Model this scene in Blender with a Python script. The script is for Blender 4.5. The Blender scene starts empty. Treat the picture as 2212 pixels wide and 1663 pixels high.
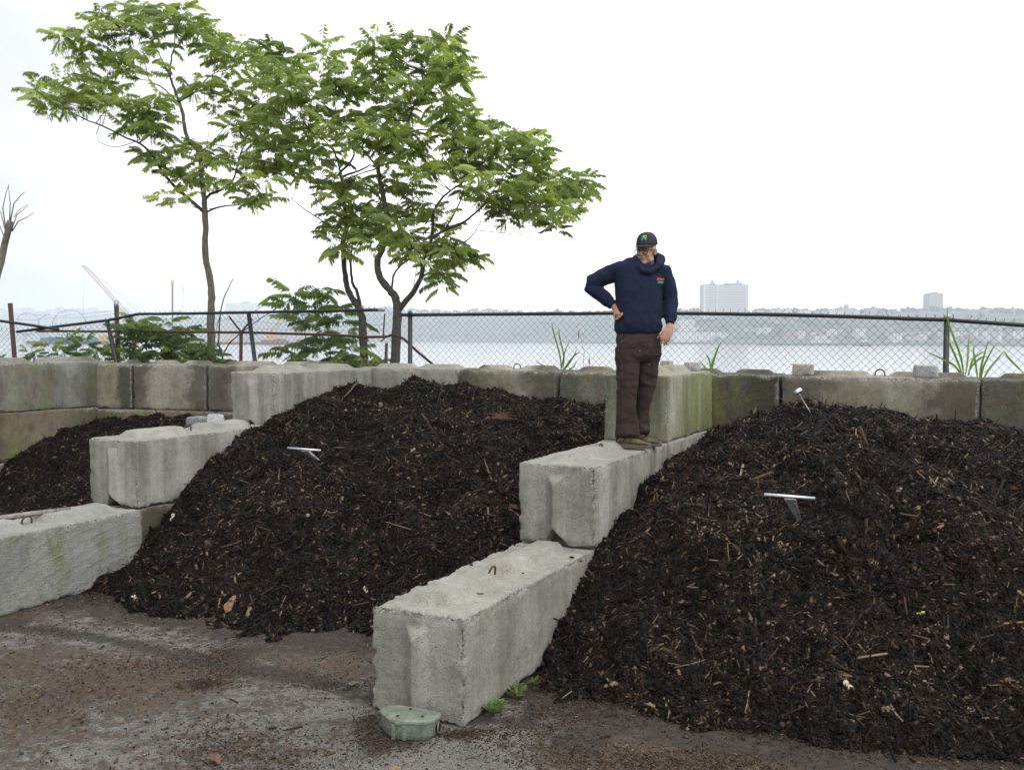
import bpy, bmesh, math, random
import numpy as np
from mathutils import Vector, Matrix, Euler
from mathutils.bvhtree import BVHTree
R = math.radians
random.seed(7); rng = np.random.default_rng(7)
scene = bpy.context.scene
col = scene.collection

# ------------------------------------------------------------------ camera
F_PX, W_PX, H_PX, HOR = 2058.8, 2212.0, 1663.0, 735.0
CAM_H = 2.134
PITCH = math.atan((H_PX/2-HOR)/F_PX); ROLL = R(.22)
cam_d = bpy.data.cameras.new('camera'); cam = bpy.data.objects.new('camera', cam_d); col.objects.link(cam)
cam_d.sensor_width = 36; cam_d.lens = 36*F_PX/W_PX; cam_d.clip_start = .05; cam_d.clip_end = 20000
FW = Vector((0, math.cos(PITCH), -math.sin(PITCH))); U0 = Vector((0, math.sin(PITCH), math.cos(PITCH))); R0 = Vector((1, 0, 0))
RC = R0*math.cos(ROLL)+U0*math.sin(ROLL); UC = U0*math.cos(ROLL)-R0*math.sin(ROLL)
m3 = Matrix((RC, UC, -FW)).transposed()
cam.matrix_world = Matrix.Translation((0, 0, CAM_H)) @ m3.to_4x4()
scene.camera = cam
def ray(px, py):
    return FW + RC*((px-W_PX/2)/F_PX) - UC*((py-H_PX/2)/F_PX)
def at(px, py, Y):            # point of that line of sight at world depth Y
    d = ray(px, py); return Vector((0, 0, CAM_H)) + d*(Y/d.y)
def atz(px, py, z):           # ... at world height z
    d = ray(px, py); return Vector((0, 0, CAM_H)) + d*((z-CAM_H)/d.z)

# ------------------------------------------------------------------ sky and sun (overcast)
world = bpy.data.worlds.new('World'); scene.world = world; world.use_nodes = True
nt = world.node_tree; nt.nodes.clear()
SUN_EL, SUN_AZ = R(52), R(150)
out = nt.nodes.new('ShaderNodeOutputWorld'); bg = nt.nodes.new('ShaderNodeBackground')
sky = nt.nodes.new('ShaderNodeTexSky'); sky.sky_type = 'NISHITA'; sky.sun_disc = False
sky.sun_elevation = SUN_EL; sky.sun_rotation = SUN_AZ; sky.dust_density = 4; sky.air_density = 1.5
tc = nt.nodes.new('ShaderNodeTexCoord'); mp = nt.nodes.new('ShaderNodeMapping'); mp.inputs['Scale'].default_value = (1.2, 1.2, 4.5)
ns = nt.nodes.new('ShaderNodeTexNoise'); ns.inputs['Scale'].default_value = 1.6; ns.inputs['Detail'].default_value = 6; ns.inputs['Roughness'].default_value = .5
cr = nt.nodes.new('ShaderNodeValToRGB')
cr.color_ramp.elements[0].position = .33; cr.color_ramp.elements[0].color = (11.2, 11.5, 11.9, 1)
cr.color_ramp.elements[1].position = .60; cr.color_ramp.elements[1].color = (14.6, 14.7, 14.8, 1)
# an overcast sky is brighter overhead than at the horizon
sx = nt.nodes.new('ShaderNodeSeparateXYZ'); rm = nt.nodes.new('ShaderNodeMapRange')
rm.inputs['From Min'].default_value = 0; rm.inputs['From Max'].default_value = 1; rm.inputs['To Min'].default_value = 1.15; rm.inputs['To Max'].default_value = 1.5
vm = nt.nodes.new('ShaderNodeVectorMath'); vm.operation = 'SCALE'
mx = nt.nodes.new('ShaderNodeMix'); mx.data_type = 'RGBA'; mx.inputs['Factor'].default_value = .93
L = nt.links.new
L(tc.outputs['Generated'], mp.inputs['Vector']); L(mp.outputs[0], ns.inputs['Vector']); L(ns.outputs['Fac'], cr.inputs[0])
L(tc.outputs['Generated'], sx.inputs[0]); L(sx.outputs['Z'], rm.inputs['Value'])
# thicker grey cloud toward the left of the view
rx = nt.nodes.new('ShaderNodeMapRange'); rx.interpolation_type = 'SMOOTHSTEP'; rx.inputs['From Min'].default_value = -.62; rx.inputs['From Max'].default_value = .08; rx.inputs['To Min'].default_value = .45; rx.inputs['To Max'].default_value = 1.0
ns2 = nt.nodes.new('ShaderNodeTexNoise'); ns2.inputs['Scale'].default_value = 1.3; ns2.inputs['Detail'].default_value = 5
ma = nt.nodes.new('ShaderNodeMath'); ma.operation = 'MULTIPLY_ADD'; ma.inputs[1].default_value = .5; ma.inputs[2].default_value = -.25
mb_ = nt.nodes.new('ShaderNodeMath'); mb_.operation = 'ADD'; mc_ = nt.nodes.new('ShaderNodeMath'); mc_.operation = 'MULTIPLY'
L(mp.outputs[0], ns2.inputs['Vector']); L(ns2.outputs['Fac'], ma.inputs[0]); L(ma.outputs[0], mb_.inputs[0]); L(sx.outputs['X'], mb_.inputs[1]); L(mb_.outputs[0], rx.inputs['Value'])
L(rm.outputs[0], mc_.inputs[0]); L(rx.outputs[0], mc_.inputs[1])
L(cr.outputs[0], vm.inputs[0]); L(mc_.outputs[0], vm.inputs['Scale'])
L(sky.outputs[0], mx.inputs['A']); L(vm.outputs[0], mx.inputs['B']); L(mx.outputs['Result'], bg.inputs['Color'])
bg.inputs['Strength'].default_value = .1
L(bg.outputs[0], out.inputs['Surface'])
sun_d = bpy.data.lights.new('sun', 'SUN'); sun_d.energy = .8; sun_d.angle = R(24); sun_d.color = (1, .965, .91)
sun = bpy.data.objects.new('sun', sun_d); col.objects.link(sun)
sdir = Vector((math.sin(SUN_AZ)*math.cos(SUN_EL), math.cos(SUN_AZ)*math.cos(SUN_EL), math.sin(SUN_EL)))
sun.rotation_euler = sdir.to_track_quat('Z', 'Y').to_euler()
scene.view_settings.view_transform = 'Standard'; scene.view_settings.look = 'None'
scene.view_settings.exposure = .25; scene.view_settings.gamma = 1
scene.cycles.use_denoising = True; scene.cycles.denoiser = 'OPENIMAGEDENOISE'; scene.cycles.denoising_prefilter = 'ACCURATE'; scene.cycles.denoising_input_passes = 'RGB_ALBEDO_NORMAL'; scene.cycles.sample_clamp_direct = 4; scene.cycles.sample_clamp_indirect = 1.5; scene.cycles.volume_bounces = 8; scene.cycles.max_bounces = 10; scene.cycles.transparent_max_bounces = 16

# ------------------------------------------------------------------ object helpers
def tag(o, label=None, cat=None, group=None, kind=None):
    if label: o['label'] = label
    if cat: o['category'] = cat
    if group: o['group'] = group
    if kind: o['kind'] = kind
    return o
def empty(name, loc, rz=0, label=None, cat=None, group=None):
    o = bpy.data.objects.new(name, None); o.empty_display_size = .2; o.location = loc; o.rotation_euler = (0, 0, rz)
    col.objects.link(o); return tag(o, label, cat, group)
def np_mesh(name, V, Fc, mats, parent=None, smooth=False, attrs=None, loc=None, rot=None):
    """V (n,3); Fc list of faces or an (m,k) array"""
    me = bpy.data.meshes.new(name)
    V = np.asarray(V, dtype=np.float32)
    if isinstance(Fc, np.ndarray):
        k = Fc.shape[1]; m = Fc.shape[0]
        me.vertices.add(len(V)); me.vertices.foreach_set('co', V.ravel())
        me.loops.add(m*k); me.loops.foreach_set('vertex_index', Fc.astype(np.int32).ravel())
        me.polygons.add(m); me.polygons.foreach_set('loop_start', np.arange(0, m*k, k, dtype=np.int32))
        me.update(calc_edges=True)
    else:
        me.from_pydata(V.tolist(), [], Fc)
    if attrs:
        for a, d in attrs.items():
            at_ = me.attributes.new(a, 'FLOAT', 'POINT'); at_.data.foreach_set('value', np.asarray(d, dtype=np.float32))
    if smooth: me.polygons.foreach_set('use_smooth', np.ones(len(me.polygons), dtype=bool))
    for m_ in (mats if isinstance(mats, (list, tuple)) else [mats]):
        if m_ is not None: me.materials.append(m_)
    me.validate(); me.update()
    o = bpy.data.objects.new(name, me); col.objects.link(o)
    if parent: o.parent = parent
    if loc is not None: o.location = loc
    if rot is not None: o.rotation_euler = rot
    return o
class MB:
    def __init__(s): s.v = []; s.f = []
    def add(s, vs, fs):
        b = len(s.v); s.v += [tuple(v) for v in vs]; s.f += [tuple(i+b for i in f) for f in fs]
    def box(s, c, sz, M=None):
        x, y, z = sz[0]/2, sz[1]/2, sz[2]/2
        vs = [Vector((sx*x, sy*y, sz_*z)) for sz_ in (-1, 1) for sy in (-1, 1) for sx in (-1, 1)]
        if M is not None: vs = [M @ v for v in vs]
        s.add([v+Vector(c) for v in vs], [(0, 2, 3, 1), (4, 5, 7, 6), (0, 1, 5, 4), (2, 6, 7, 3), (0, 4, 6, 2), (1, 3, 7, 5)])
    def tube(s, pts, rad, n=6, cap=True):
        pts = [Vector(p) for p in pts]
        if not isinstance(rad, (list, tuple)): rad = [rad]*len(pts)
        rings = []; up = None
        for i, p in enumerate(pts):
            d = (pts[min(i+1, len(pts)-1)]-pts[max(i-1, 0)])
            if d.length < 1e-9: d = Vector((0, 0, 1))
            d.normalize()
            if up is None: up = d.orthogonal().normalized()
            up = (up-d*up.dot(d)); up = up.normalized() if up.length > 1e-6 else d.orthogonal().normalized()
            r2 = d.cross(up)
            rings.append([p+(up*math.cos(2*math.pi*k/n)+r2*math.sin(2*math.pi*k/n))*rad[i] for k in range(n)])
        b = len(s.v)
        for r_ in rings: s.v += [tuple(v) for v in r_]
        for i in range(len(pts)-1):
            for k in range(n):
                a = b+i*n+k; c = b+i*n+(k+1) % n
                s.f.append((a, c, c+n, a+n))
        if cap:
            s.f.append(tuple(b+k for k in range(n))[::-1]); e = b+(len(pts)-1)*n; s.f.append(tuple(e+k for k in range(n)))
    def prism(s, poly, z0, z1, M=None):
        n = len(poly); vs = [Vector((x, y, z0)) for x, y in poly]+[Vector((x, y, z1)) for x, y in poly]
        if M is not None: vs = [M @ v for v in vs]
        s.add(vs, [tuple(range(n))[::-1], tuple(range(n, 2*n))]+[(i, (i+1) % n, (i+1) % n+n, i+n) for i in range(n)])
    def build(s, name, mat, parent=None, smooth=False, loc=None, rot=None):
        o = np_mesh(name, np.array(s.v), list(s.f), mat, parent, smooth, None, loc, rot)
        return o
def bevel(o, w, seg=2):
    m = o.modifiers.new('bevel', 'BEVEL'); m.width = w; m.segments = seg; m.limit_method = 'ANGLE'; return o

# ------------------------------------------------------------------ numpy noise
def _h(i, j, k, seed):
    n = (i*374761393+j*668265263+k*2147483647+seed*1274126177) & 0xffffffff
    n = ((n ^ (n >> 13))*1274126177) & 0xffffffff
    n = (n ^ (n >> 16))
    n = (n*2246822519) & 0xffffffff
    return ((n ^ (n >> 15)) & 0xffff)/32767.5-1
def vnoise(P, sc, seed=0):
    Q = np.asarray(P, dtype=np.float64)*sc+1000.0; I = np.floor(Q).astype(np.int64); f = Q-I; f = f*f*(3-2*f)
    i, j, k = I[:, 0], I[:, 1], I[:, 2]; u, v, w = f[:, 0], f[:, 1], f[:, 2]
    r = 0
    for a in (0, 1):
        for b in (0, 1):
            for c in (0, 1):
                r = r+_h(i+a, j+b, k+c, seed)*(u if a else 1-u)*(v if b else 1-v)*(w if c else 1-w)
    return r
def fbm(P, sc, seed=0, o=4, g=.5):
    r = 0; a = 1; t = 0
    for q in range(o):
        r = r+a*vnoise(P, sc*2**q, seed+q*17); t += a; a *= g
    return r/t

# ------------------------------------------------------------------ materials
def mat(name):
    m = bpy.data.materials.new(name); m.use_nodes = True; n = m.node_tree; n.nodes.clear()
    o = n.nodes.new('ShaderNodeOutputMaterial'); p = n.nodes.new('ShaderNodeBsdfPrincipled')
    n.links.new(p.outputs[0], o.inputs['Surface']); return m, n, p, o
def nd(n, t, **kw):
    x = n.nodes.new(t)
    for k, v in kw.items():
        if k in x.inputs: x.inputs[k].default_value = v
        else: setattr(x, k, v)
    return x
def ramp(n, src, stops):
    r = n.nodes.new('ShaderNodeValToRGB'); e = r.color_ramp.elements
    while len(e) < len(stops): e.new(.5)
    for q, (p, c) in zip(e, stops):
        q.position = p; q.color = (*c, 1) if len(c) == 3 else c
    n.links.new(src, r.inputs[0]); return r.outputs[0]
def mixc(n, f, a, b, mode='MIX'):
    m = n.nodes.new('ShaderNodeMix'); m.data_type = 'RGBA'; m.blend_type = mode
    for k, v in (('Factor', f), ('A', a), ('B', b)):
        if isinstance(v, (int, float)): m.inputs[k].default_value = v
        elif isinstance(v, tuple): m.inputs[k].default_value = (*v, 1)
        else: n.links.new(v, m.inputs[k])
    return m.outputs['Result']
def mth(n, op, a, b=0.0, clamp=False):
    m = n.nodes.new('ShaderNodeMath'); m.operation = op; m.use_clamp = clamp
    for i, v in enumerate((a, b)):
        if isinstance(v, (int, float)): m.inputs[i].default_value = v
        else: n.links.new(v, m.inputs[i])
    return m.outputs[0]
def coords(n, scale=(1, 1, 1), kind='Object', rand=True, rot=(0, 0, 0)):
    t = n.nodes.new('ShaderNodeTexCoord'); m = n.nodes.new('ShaderNodeMapping')
    m.inputs['Scale'].default_value = scale; m.inputs['Rotation'].default_value = rot
    n.links.new(t.outputs[kind], m.inputs['Vector'])
    if rand:
        oi = n.nodes.new('ShaderNodeObjectInfo'); s = mth(n, 'MULTIPLY', oi.outputs['Random'], 37.0)
        n.links.new(s, m.inputs['Location'])
    return m.outputs[0]
def noise(n, vec, sc, det=4, rough=.55, dist=0):
    x = nd(n, 'ShaderNodeTexNoise', Scale=sc, Detail=det, Roughness=rough, Distortion=dist); n.links.new(vec, x.inputs['Vector']); return x.outputs['Fac']
def bump(n, p, h, st=.3, dist=.01):
    b = nd(n, 'ShaderNodeBump', Strength=st, Distance=dist); n.links.new(h, b.inputs['Height']); n.links.new(b.outputs[0], p.inputs['Normal'])
def flat(name, c, rough=.7, metal=0, sc=30, var=.25, bp=.15, spec=.5):
    c = tuple(x*.86 for x in c); m, n, p, o = mat(name); v = coords(n); f = noise(n, v, sc)
    c2 = tuple(x*(1-var) for x in c); c3 = tuple(min(1, x*(1+var)) for x in c)
    n.links.new(ramp(n, f, [(.3, c2), (.7, c3)]), p.inputs['Base Color'])
    p.inputs['Roughness'].default_value = rough; p.inputs['Metallic'].default_value = metal; p.inputs['Specular IOR Level'].default_value = spec
    if bp: bump(n, p, f, bp, .005)
    return m

def concrete(name, c=(.34, .335, .305), greeny=False, green=0, brown=0, streak=.5, pit=.35, sweep=0, darkb=0, coarse=0):
    c = tuple(x*.84 for x in c); m, n, p, o = mat(name)
    v = coords(n); vs = coords(n, (3.2, 3.2, .35))
    geo = n.nodes.new('ShaderNodeNewGeometry'); sp = n.nodes.new('ShaderNodeSeparateXYZ'); n.links.new(geo.outputs['Normal'], sp.inputs[0])
    vert = ramp(n, mth(n, 'ABSOLUTE', sp.outputs['Z']), [(.35, (1, 1, 1)), (.75, (0, 0, 0))])
    lo = tuple(x*.80 for x in c); hi = tuple(min(1, x*1.16) for x in c)
    base = ramp(n, noise(n, v, 2.6, 6, .62), [(.3, lo), (.7, hi)])
    fine = noise(n, v, 95, 3, .7)
    base = mixc(n, .55, base, ramp(n, fine, [(.34, (.52, .52, .51)), (.60, (1.14, 1.14, 1.14))]), 'MULTIPLY')
    # rain streaks on the upright faces
    st = ramp(n, noise(n, vs, 1.5, 5, .6), [(.36, (.44, .45, .40)), (.46, (.76, .77, .72)), (.53, (1.0, 1.0, .98)), (.63, (1.30, 1.31, 1.36))])
    base = mixc(n, mth(n, 'MULTIPLY', vert, streak), base, st, 'MULTIPLY')
    if brown:
        f = ramp(n, noise(n, v, 1.7, 7, .66), [(.50-.22*brown, (0, 0, 0)), (.66-.1*brown, (1, 1, 1))])
        base = mixc(n, mth(n, 'MULTIPLY', f, .85), base, ramp(n, noise(n, v, 9, 5), [(.3, (.085, .062, .038)), (.7, (.20, .165, .11))]))
    if green:
        f = ramp(n, noise(n, coords(n, (4, 4, 1.3)), 1.3, 6, .62), [(.56-.22*green, (0, 0, 0)), (.74-.12*green, (1, 1, 1))])
        f = mth(n, 'MULTIPLY', f, mth(n, 'MULTIPLY', vert, .8))
        if greeny:
            tg = n.nodes.new('ShaderNodeTexCoord'); sg_ = n.nodes.new('ShaderNodeSeparateXYZ'); n.links.new(tg.outputs['Object'], sg_.inputs[0]); f = mth(n, 'MULTIPLY', f, ramp(n, sg_.outputs['Y'], [(.30, (0, 0, 0)), (.95, (1, 1, 1))]))
        base = mixc(n, f, base, ramp(n, fine, [(.3, (.09, .115, .03)), (.7, (.24, .27, .085))]))
    if darkb:
        # grime shapes creeping in from the joints
        tcx = n.nodes.new('ShaderNodeTexCoord'); sg = n.nodes.new('ShaderNodeSeparateXYZ'); n.links.new(tcx.outputs['Generated'], sg.inputs[0])
        gy = mth(n, 'ABSOLUTE', mth(n, 'SUBTRACT', sg.outputs['Y'], .5))
        g2 = mth(n, 'ADD', mth(n, 'MULTIPLY', gy, 1.6), mth(n, 'MULTIPLY', noise(n, v, 4.5, 6, .65), 1.0))
        f = ramp(n, g2, [(1.06/1.3, (0, 0, 0)), (1.0, (1, 1, 1))])
        base = mixc(n, mth(n, 'MULTIPLY', f, darkb), base, (.055, .048, .035))
    # mottling, hairlines
    base = mixc(n, .6, base, ramp(n, noise(n, v, 11, 8, .78), [(.36, (.66, .66, .63)), (.5, (1, 1, 1)), (.64, (1.16, 1.16, 1.16))]), 'MULTIPLY')
    # pits and chipped arrises
    vo = nd(n, 'ShaderNodeTexVoronoi', Scale=34 if not coarse else 26); n.links.new(v, vo.inputs['Vector'])
    pits = mth(n, 'MULTIPLY', ramp(n, vo.outputs['Distance'], [(.07, (1, 1, 1)), (.19, (0, 0, 0))]), ramp(n, noise(n, v, 7, 3), [(.45, (0, 0, 0)), (.6, (1, 1, 1))]))
    base = mixc(n, mth(n, 'MULTIPLY', pits, pit), base, (.07, .068, .06))
    at_ = nd(n, 'ShaderNodeAttribute', attribute_name='wear')
    w = mth(n, 'MULTIPLY', at_.outputs['Fac'], 1.0, True)
    agg = ramp(n, noise(n, v, 62, 4, .75), [(.40, (.045, .042, .036)), (.47, (.22, .215, .19)), (.56, (.34, .335, .30)), (.64, (.58, .57, .54))])
    base = mixc(n, w, base, agg)
    n.links.new(base, p.inputs['Base Color']); p.inputs['Roughness'].default_value = .9; p.inputs['Specular IOR Level'].default_value = .25
    hgt = mth(n, 'ADD', mth(n, 'MULTIPLY', fine, .5), mth(n, 'MULTIPLY', noise(n, v, 22, 5, .7), .8+coarse*2.2))
    hgt = mth(n, 'SUBTRACT', hgt, mth(n, 'MULTIPLY', pits, .8)); hgt = mth(n, 'ADD', hgt, mth(n, 'MULTIPLY', w, mth(n, 'MULTIPLY', noise(n, v, 60, 4, .75), 3.0)))
    if sweep:
        wv = nd(n, 'ShaderNodeTexWave', Scale=3.4, Distortion=6.0, Detail=6); wv.wave_type = 'RINGS'; wv.rings_direction = 'X'; wv.inputs['Detail Scale'].default_value = 1.6; wv.inputs['Detail Roughness'].default_value = .7
        mp2 = coords(n, (1, .75, 1.25), rand=False); mp2.node.inputs['Location'].default_value = (0, -1.5, .75); n.links.new(mp2, wv.inputs['Vector'])
        wf = mth(n, 'POWER', wv.outputs['Fac'], 2.5)
        hgt = mth(n, 'ADD', hgt, mth(n, 'MULTIPLY', wf, .45*sweep))
        wx = noise(n, coords(n, (1.5, 2.2, 7), rot=(R(-22), 0, 0)), 4.0, 8, .8, 2.2)
        hgt = mth(n, 'ADD', hgt, mth(n, 'MULTIPLY', wx, 2.6*sweep))
    bump(n, p, hgt, .75, .012)
    return m

M = {}
M['conc_clean'] = concrete('concrete_clean', (.335, .33, .29), streak=.6)
M['conc_front'] = concrete('concrete_streaked', (.31, .305, .265), streak=.7, pit=.5, sweep=.05)
M['conc_near'] = concrete('concrete_near', (.325, .315, .275), streak=.42, pit=.75, sweep=.10)
M['conc_sweep'] = concrete('concrete_trowelled', (.36, .36, .33), green=.12, streak=.15, sweep=1)
M['conc_wall'] = concrete('concrete_weathered', (.37, .345, .285), brown=.40, streak=.35, pit=.85, darkb=.7)
M['conc_brown'] = concrete('concrete_stained', (.33, .30, .24), brown=.55, streak=.4, darkb=.85, green=.3)
M['conc_green'] = concrete('concrete_mossy', (.30, .30, .22), green=1.15, streak=.8, greeny=True)
M['conc_leftw'] = concrete('concrete_left_wall', (.27, .27, .245), green=.32, streak=.55, brown=.15, darkb=.4)
M['conc_leftb'] = concrete('concrete_left_base', (.24, .21, .16), green=.35, streak=.4, brown=.65, darkb=.5)
M['conc_rough'] = concrete('concrete_coarse', (.22, .215, .175), green=.2, brown=.25, streak=.2, pit=.9, sweep=.25, coarse=1, darkb=.5)
M['conc_dark'] = concrete('concrete_dark_trowelled', (.125, .12, .098), green=.4, brown=.3, streak=.35, sweep=.8, darkb=.8)
M['conc_light'] = concrete('concrete_pale', (.34, .33, .285), streak=.3, pit=.5)
M['rust'] = flat('rust', (.10, .045, .028), .85, .2, 60, .5, .4)
M['black_paint'] = flat('black_coated_pipe', (.012, .013, .015), .45, 0, 40, .3, .05)
M['wire'] = flat('black_wire', (.018, .019, .022), .5, 0, 40, .3, 0)
M['old_wire'] = flat('rusty_wire', (.06, .05, .045), .7, .3, 40, .4, 0)
M['galv'] = flat('galvanised_steel', (.42, .42, .42), .45, .7, 60, .25, .1)
M['alu'] = flat('aluminium', (.72, .73, .74), .3, .8, 50, .08, .02)
M['plastic_grey'] = flat('grey_plastic', (.22, .24, .26), .45, 0, 50, .2, .05)
M['granite_grey'] = flat('grey_granite', (.36, .37, .38), .85, 0, 90, .6, .6)
M['granite_tan'] = flat('tan_granite', (.36, .34, .28), .85, 0, 80, .45, .6)
M['weathered_wood'] = flat('weathered_wood', (.23, .21, .19), .85, 0, 25, .4, .4)

# ------------------------------------------------------------------ the bay grid: w runs along the back wall, s away from the camera
TH = R(26.224); AX, AY = -.256, 5.15
DV = Vector((math.sin(TH), math.cos(TH), 0)); NV = Vector((math.cos(TH), -math.sin(TH), 0))
def G(w, s, z=0): return Vector((AX, AY, 0))+NV*w+DV*s+Vector((0, 0, z))

# ------------------------------------------------------------------ ground, bank, water
def ground_mat():
    m, n, p, o = mat('asphalt_ground'); v = coords(n, rand=False)
    fine = mth(n, 'ADD', mth(n, 'MULTIPLY', noise(n, v, 150, 3, .8), .6), mth(n, 'MULTIPLY', noise(n, v, 42, 6, .8), .4)); mid = noise(n, v, 3.2, 7, .65)
    a = ramp(n, fine, [(.38, (.034, .031, .027)), (.5, (.115, .104, .092)), (.61, (.27, .255, .235))])
    a = mixc(n, 1.0, a, ramp(n, noise(n, v, .9, 4), [(.35, (.80, .80, .80)), (.65, (1.1, 1.1, 1.1))]), 'MULTIPLY')
    # scattered brown mulch dust, finer grained toward its edges
    bsel = mth(n, 'ADD', mth(n, 'MULTIPLY', mid, .33), mth(n, 'MULTIPLY', noise(n, v, 11, 10, .78), .85))
    at_ = nd(n, 'ShaderNodeAttribute', attribute_name='dust')
    bsel = mth(n, 'ADD', bsel, mth(n, 'MULTIPLY', at_.outputs['Fac'], .10))
    f = ramp(n, bsel, [(.595, (0, 0, 0)), (.635, (.65, .65, .65)), (.69, (1, 1, 1))])
    br = ramp(n, noise(n, v, 24, 8, .8), [(.38, (.008, .0045, .0025)), (.49, (.034, .019, .009)), (.56, (.070, .040, .019)), (.64, (.15, .095, .050))])
    a = mixc(n, mth(n, 'MULTIPLY', f, .82), a, br)
    # dark wet soil next to the heaps
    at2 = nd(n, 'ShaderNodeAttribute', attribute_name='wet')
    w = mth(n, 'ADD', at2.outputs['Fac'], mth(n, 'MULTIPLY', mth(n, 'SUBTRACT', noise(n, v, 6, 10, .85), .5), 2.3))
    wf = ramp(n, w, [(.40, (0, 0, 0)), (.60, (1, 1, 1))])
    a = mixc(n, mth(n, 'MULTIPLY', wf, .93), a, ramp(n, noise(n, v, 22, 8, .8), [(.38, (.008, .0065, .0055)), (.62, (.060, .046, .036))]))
    n.links.new(a, p.inputs['Base Color'])
    p.inputs['Roughness'].default_value = .82; p.inputs['Specular IOR Level'].default_value = .35
    bump(n, p, mth(n, 'ADD', fine, mth(n, 'ADD', mth(n, 'MULTIPLY', f, .6), mth(n, 'MULTIPLY', wf, .5))), .8, .006)
    return m
M['ground'] = ground_mat()
def seg_d(P, a, b):
    a = np.array(a[:2]); b = np.array(b[:2]); ab = b-a; t = np.clip(((P-a)@ab)/(ab@ab), 0, 1); return np.linalg.norm(P-(a+t[:, None]*ab), axis=1)
xs = np.concatenate([[-4100, -1500, -300, -60, -25], np.arange(-12, 8.01, .09), [20, 60, 300, 1500, 4100]])
ys = np.concatenate([[-60, -10, 0, 1.5], np.arange(3, 12, .09), np.arange(12, 30, .6), [32, 36, 42, 60, 200, 1000, 4450]])
XX, YY = np.meshgrid(xs, ys); gp = np.stack([XX.ravel(), YY.ravel()], 1)
gz = np.where(gp[:, 1] < 28, 0, np.where(gp[:, 1] > 60, -7, -7*(gp[:, 1]-28)/32))
n3 = np.c_[gp, np.zeros(len(gp))]
gz = gz+np.where(gp[:, 1] < 28, .012*fbm(n3, .7, 3), 0)
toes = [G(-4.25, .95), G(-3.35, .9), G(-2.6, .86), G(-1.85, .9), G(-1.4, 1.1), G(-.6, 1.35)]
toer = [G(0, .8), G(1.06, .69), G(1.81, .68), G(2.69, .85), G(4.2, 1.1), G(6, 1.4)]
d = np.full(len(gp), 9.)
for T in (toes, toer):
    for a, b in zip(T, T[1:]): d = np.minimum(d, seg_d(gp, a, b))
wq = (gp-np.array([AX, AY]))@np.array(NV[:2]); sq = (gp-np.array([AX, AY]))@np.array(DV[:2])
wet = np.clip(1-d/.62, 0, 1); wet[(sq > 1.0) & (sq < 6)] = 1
# the dark tyre-track band that crosses the yard
P_ = lambda x, y: atz(x, y, 0)
tr = [P_(-60, 1352), P_(100, 1362), P_(260, 1385), P_(420, 1425), P_(560, 1450), P_(700, 1475), P_(800, 1505)]
dt = np.full(len(gp), 9.)
for a, b in zip(tr, tr[1:]): dt = np.minimum(dt, seg_d(gp, a, b))
wet = np.maximum(wet, np.clip(1.0-dt/.17, 0, 1)*.85)
for (x, y, r_) in ((505, 1415, .28), (440, 1475, .14), (840, 1600, .32), (790, 1560, .2), (1000, 1590, .16), (1120, 1560, .22), (1250, 1600, .30), (1180, 1530, .3), (30, 1345, .25)):
    c_ = P_(x, y); wet = np.maximum(wet, np.clip(1-np.hypot(gp[:, 0]-c_.x, (gp[:, 1]-c_.y))/r_, 0, 1)*.95)
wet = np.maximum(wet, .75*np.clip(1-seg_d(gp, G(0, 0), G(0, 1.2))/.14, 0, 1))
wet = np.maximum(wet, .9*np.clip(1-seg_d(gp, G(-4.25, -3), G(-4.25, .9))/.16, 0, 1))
dust = np.clip(fbm(n3, .9, 5, 3)*1.4+.5, 0, 1)
for (x, y, r_, k) in ((1500, 1640, .5, 1.2), (1300, 1650, .5, .9), (560, 1640, .55, .8), (120, 1500, .7, .8), (300, 1470, .8, .6), (980, 1650, .5, -1.4), (850, 1650, .5, -.8), (620, 1500, .4, -.4), (450, 1560, .5, -.6)):
    c_ = P_(x, y); dust = dust+k*np.exp(-((gp[:, 0]-c_.x)**2+(gp[:, 1]-c_.y)**2)/r_**2)
nx = len(xs); ny = len(ys); idx = np.arange(nx*ny).reshape(ny, nx)
gf = np.stack([idx[:-1, :-1].ravel(), idx[:-1, 1:].ravel(), idx[1:, 1:].ravel(), idx[1:, :-1].ravel()], 1)
ground = np_mesh('ground', np.c_[gp, gz], gf, M['ground'], attrs={'wet': wet, 'dust': dust}, smooth=True)
tag(ground, 'worn grey asphalt yard dusted with brown mulch', None, kind='structure')

def water_mat():
    m, n, p, o = mat('river_water'); v = coords(n, (1, .35, 1), rand=False)
    p.inputs['Base Color'].default_value = (.34, .36, .37, 1); p.inputs['Roughness'].default_value = .12; p.inputs['IOR'].default_value = 1.33
    h = mth(n, 'ADD', noise(n, v, .35, 6, .7), noise(n, v, .02, 3)); bump(n, p, h, .10, .5); return m
wm = MB(); wm.add([(-4050, 44, -3.5), (4050, 44, -3.5), (4050, 4400, -3.5), (-4050, 4400, -3.5)], [(0, 1, 2, 3)])
tag(wm.build('water', water_mat()), 'wide pale river reflecting the overcast sky', None, kind='structure')

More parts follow.
